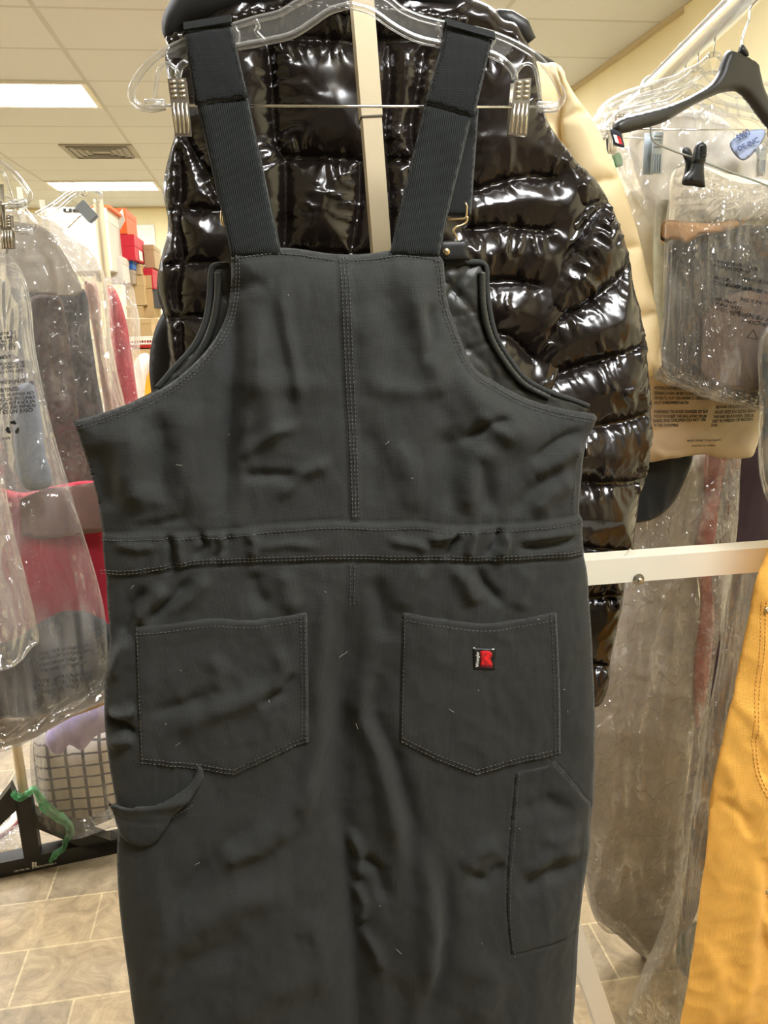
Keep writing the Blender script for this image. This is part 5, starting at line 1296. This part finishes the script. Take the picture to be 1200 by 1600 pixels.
# low down at the back: lavender and checked clothes in a bag
def check_mat():
    m, nt, b = new_mat('white_black_windowpane_check'); b.inputs['Roughness'].default_value = .85
    co = node(nt, 'ShaderNodeTexCoord').outputs['Object']; sp = node(nt, 'ShaderNodeSeparateXYZ'); link(nt, co, sp.inputs[0])
    outs = []
    for ax, per, wd, ph in (('X', .046, .20, .3), ('Z', .034, .17, .6)):
        a = node(nt, 'ShaderNodeMath', operation='MULTIPLY_ADD'); link(nt, sp.outputs[ax], a.inputs[0]); a.inputs[1].default_value = 1 / per; a.inputs[2].default_value = ph
        f_ = node(nt, 'ShaderNodeMath', operation='FRACT'); link(nt, a.outputs[0], f_.inputs[0])
        l = node(nt, 'ShaderNodeMath', operation='LESS_THAN'); link(nt, f_.outputs[0], l.inputs[0]); l.inputs[1].default_value = wd; outs.append(l)
    mx = node(nt, 'ShaderNodeMath', operation='MAXIMUM'); link(nt, outs[0].outputs[0], mx.inputs[0]); link(nt, outs[1].outputs[0], mx.inputs[1])
    r = node(nt, 'ShaderNodeMixRGB'); link(nt, mx.outputs[0], r.inputs[0]); r.inputs[1].default_value = (.62, .57, .50, 1); r.inputs[2].default_value = (.06, .06, .07, 1)
    link(nt, r.outputs[0], b.inputs['Base Color']); return m
cloth('checked_garment', [(54,1150),(80,1140),(110,1150),(160,1136),(196,1132),(196,1262),(160,1286),(112,1300),(104,1302),(72,1286),(60,1262),(56,1220)], 2.16, check_mat(), 'white and black windowpane checked garment low at the back behind the rack base', 'clothes', 801, .03)
cloth('lavender_garment', [(70,1156),(84,1130),(120,1108),(176,1086),(196,1090),(190,1132),(150,1150),(128,1172),(108,1164),(96,1178),(82,1176)], 2.10, lav, 'lavender garment above the checked one, low at the back at left', 'clothes', 811, .02)
bag([(50,1140),(90,1118),(140,1096),(200,1080),(204,1276),(160,1298),(110,1312),(76,1298),(56,1270)], 2.05, M['film'], 'clear bag over the lavender and checked garments at lower left', 821, .2, .1, 20, .008, .010, crumple=.008)
# floor litter
sc_ = thing('plastic_scrap', PZ(np.array(14.), np.array(1292.), 0), 'loose scrap of clear plastic on the floor beside the black rack base', 'plastic scrap')
c0 = np.array(PZ(np.array(20.), np.array(1300.), 0))
n = 12; vs = []; fs = []
for i in range(n):
    for j in range(n):
        a, b = i / (n - 1) - .5, j / (n - 1) - .5
        vs.append(c0 + np.array([a * .10, b * .22, .016 + .014 * float(perlin(np.array(a * 5), np.array(b * 5), 77)) + .008 * float(ridged(np.array(a * 7), np.array(b * 3), 78))]))
for i in range(n - 1):
    for j in range(n - 1): fs.append((i * n + j, (i + 1) * n + j, (i + 1) * n + j + 1, i * n + j + 1))
mesh_obj('film', vs, fs, M['film'], sc_, True)
m = MB(); c = np.array(PZ(np.array(-4.), np.array(1280.), 0)); 
m.tube([c + np.array([.062 * math.cos(w), .11 * math.sin(w), .012]) for w in np.linspace(0, 2 * math.pi, 28)[:-1]], .012, 10, True)
rg = m.out('plastic_ring', solid('white_plastic_ring', (.75, .70, .66), .4), None, True, base=c); tag(rg, 'white plastic ring lying on the floor at the left edge', 'ring')
m = MB(); m.tube([c + np.array([.071 * math.cos(w), .119 * math.sin(w), .007]) for w in np.linspace(-1.2, 1.3, 16)], .007, 8); m.out('ring_rim', solid('dark_red_rim', (.20, .03, .05), .5), rg, True)

# ================================================================== slim chrome post of the rack beyond, and its hanger
sp = thing('display_stand', at(158, 400, 0, 2.35) * np.array([1, 1, 0]), 'slim chrome display post beyond the left-hand bags, below the far light panel', 'display stand')
a, b = at(153, 312, 0, 2.35), at(163, 430, 0, 2.35)
MB().tube([a, (b[0], b[1], .03)], .0125, 16).out('post', M['satin_steel'], sp, True, auto=40)
MB().box((float(b[0]), 2.35, .015), (.06, .5, .03), 0, .006).out('foot', M['black_steel'], sp)
ch = thing('clip_hanger', a, 'clear hanger turned sideways on the slim chrome post, with a grey clip', 'hanger')
Yh = 2.30
def hq(u, v, dy=0): return at(u, v, dy, Yh)
m = MB()
for ln in ([(56,334),(84,318),(104,303),(120,295),(138,294),(150,299),(158,305)], [(70,340),(92,326),(108,312),(118,305),(126,303)], [(150,299),(158,303),(154,316),(148,312)]):
    s = smooth(ln, 3, False); m.tube([hq(*p) for p in s], .0042, 8)
m.tube([hq(84,318), hq(92,326)], .003, 8); m.tube([hq(104,303), hq(108,312)], .003, 8)
m.out('hanger_body', M['acrylic'], ch, True)
s = smooth([(126,303),(133,306),(135,300),(131,296)], 1.5, False); MB().tube([hq(*p) for p in s], .0022, 8).out('hook', M['chrome'], ch, True)
MB().tube([hq(150,314), hq(106,356)], .0018, 8).out('bar', M['chrome'], ch, True)
m = MB(); m.bar(hq(124,318,-.004), hq(146,342,-.004), .030, .004, (0, 1, 0)); m.bar(hq(126,320,.004), hq(148,344,.004), .026, .004, (0, 1, 0))
m.out('clip', M['blue_steel'], ch, False, 'grey spring clip')

# ================================================================== shoe shelves at the back
YS = 4.0
sh = thing('wire_shelf', at(222, 530, .25, YS) * np.array([1, 1, 0]), 'white wire shelving under the stacked cardboard shoe boxes at the back left', 'shelf')
shelf_z = float(at(222, 527, 0, YS)[2])
x0, x1 = float(at(60, 527, 0, YS)[0]), float(at(300, 527, 0, YS)[0])
m = MB()
for z in (shelf_z, shelf_z - .030): m.tube([(x0, YS, z), (x1, YS, z)], .0045, 8)
for k in range(60):
    x = x0 + (x1 - x0) * k / 59; m.tube([(x, YS, z), (x, YS, shelf_z), (x, YS + .40, shelf_z)], .0025, 6)
m.tube([(x0, YS + .40, shelf_z), (x1, YS + .40, shelf_z)], .004, 8)
m.out('wire_deck', solid('white_wire', (.78, .75, .68), .4), sh, True)
for x in (x0, x1):
    for y in (YS, YS + .4): MB().tube([(x, y, 0), (x, y, 2.05)], .012, 12).out('post', M['white_paint'], sh, True)
low_z = float(at(222, 641, 0, YS)[2])
MB().box(((x0 + x1) / 2, YS + .15, low_z - .006), (x1 - x0, .6, .012)).out('shelf_board', M['white_paint'], sh)
box_mats = {}
def bmat(c):
    if c not in box_mats: box_mats[c] = solid('card_%02d' % len(box_mats), c, .65, 0, .05, 8)
    return box_mats[c]
def shoebox(u0, v0, u1, v1, Y, c, label, depth=.30, lid=.30, rz=.0, lidc=None, end=None):
    """box whose front fills the given rectangle in the plane y = Y"""
    a, b = at(u0, v1, 0, Y), at(u1, v0, 0, Y); w, h = b[0] - a[0], b[2] - a[2]
    t = thing('shoe_box', ((a[0] + b[0]) / 2, Y + depth / 2, a[2]), label, 'box')
    mt = bmat(c)
    hb_ = h * (1 - lid)
    MB().box(((a[0] + b[0]) / 2, Y + depth / 2, a[2] + h / 2), (w - .004, depth - .004, h - .002), 0, .002).out('carton', mt, t)
    MB().box(((a[0] + b[0]) / 2, Y + depth / 2, b[2] - h * lid / 2), (w, depth, h * lid), 0, .002).out('lid', bmat(lidc) if lidc else mt, t)
    if end:
        MB().box((b[0] + .0006, Y + depth * .5, a[2] + hb_ * .5), (.0012, depth * .35, hb_ * .7)).out('paper_label', M['white'], t)
    return t
tanc = (.52, .36, .17)
shoebox(198,478,222,497, YS + .02, tanc, 'tan cardboard box at the bottom of the stack, just on the wire shelf', .3)
shoebox(198,497,236,527, YS, tanc, 'wide tan cardboard box resting on the white wire shelf', .3)
b2 = shoebox(206,450,236,497, YS + .05, (.50, .35, .16), 'tan cardboard box right of the narrow ones, above the wide shelf box', .3) if False else None
shoebox(198,430,224,478, YS + .02, (.54, .38, .18), 'tall tan cardboard box in the middle of the stack', .3, .35)
shoebox(198,412,220,430, YS + .02, (.50, .35, .17), 'small tan cardboard box fourth from the shelf', .3)
shoebox(186,424,206,446, YS - .06, (.36, .28, .21), 'grey-brown cardboard box with a paper label under the blue box', .3, .2, end=True) if False else None
shoebox(187,421,207,444, YS - .10, (.34, .27, .20), 'grey-brown box with dark lid edge under the blue shoe box', .30, .25)
shoebox(186,407,207,421, YS - .10, (.02, .12, .45), 'flat blue shoe box under the red one', .30, .4)
shoebox(179,366,209,407, YS - .14, (.56, .010, .03), 'bright red shoe box with a white end label near the top of the stack', .34, .45, end=True)
shoebox(226,419,238,452, YS + .10, (.52, .010, .03), 'narrow red shoe box further back on the right of the stack', .3, .2)
shoebox(234,452,252,482, YS + .12, (.08, .085, .09), 'dark grey shoe box at the right of the stack beside the puffer jacket', .3, .3)
shoebox(226,382,240,419, YS + .14, (.42, .30, .16), 'brown shoe box standing behind the red ones', .3, .2)
shoebox(224,430,236,497, YS + .10, tanc, 'tan box behind the tall one at the right of the stack', .3)
ob = shoebox(160,325,196,366, YS - .14, (.80, .13, .02), 'orange shoe box with white open flap on top of the red shoe box', .34, .25)
a = at(178, 362, -.004, YS - .14)
MB().prism([at(176,356,-.004,YS-.14), at(184,366,-.004,YS-.14), at(197,346,-.03,YS-.14), at(193,328,-.03,YS-.14), at(183,338,-.02,YS-.14)], (0, .004, 0)).out('flap', bmat((.75, .72, .66)), ob)
wb = shoebox(84,323,166,425, YS - .45, (.66, .62, .55), 'big white shoe carton with dark letters, behind the slim chrome post', .40, .22, lidc=(.74, .70, .62))
lettering('printed_letters', [('ua', 98,331.5,8,29,0)], YS - .45, lambda u, v: .0026 + 0 * u, M['ink'], wb)
MB().box(at(146, 323.0, .2, YS - .45) , (.13, .40, .012), 0, .002).out('orange_top', bmat((.80, .16, .03)), wb)
shoebox(150,400,190,440, YS - .30, (.66, .62, .56), 'plain white shoe carton below the lettered one', .35)
# lower shelf: red tub, white bag and orange garment
tagz = at(222, 536, 0, YS)
rt = shoebox(196,533,240,545, YS + .02, (.55, .02, .02), 'row of red boxes seen just under the white wire shelf', .3, .1)
shoebox(196,545,240,640, YS + .02, tanc, 'tan carton on the lower shelf beneath the red boxes', .3)
cloth('orange_garment', [(208,641),(218,595),(232,566),(244,552),(262,560),(270,640)], YS - .09, fabric('bright_orange_cloth', (.85, .32, .02)), 'bright orange garment peeping out between the crimson garment and the puffer jacket', 'clothes', 831, .03)
cloth('white_bundle', [(208,575),(216,556),(230,552),(238,566),(230,592),(224,642),(210,643)], YS - .11, fabric('white_wrapped_cloth', (.72, .68, .62)), 'white wrapped bundle beside the bright orange garment', 'clothes', 841, .03)
# notice board on the back wall
nb = MB(); a, b = P(np.array(196.), np.array(478.), YB), P(np.array(241.), np.array(351.), YB)
nb.box(((a[0] + b[0]) / 2, YB - .012, (a[2] + b[2]) / 2), (b[0] - a[0], .02, b[2] - a[2]), 0, .003)
o = nb.out('notice_board', solid('white_board', (.72, .70, .62), .3)); tag(o, 'white notice board on the far wall behind the shoe boxes', 'board')
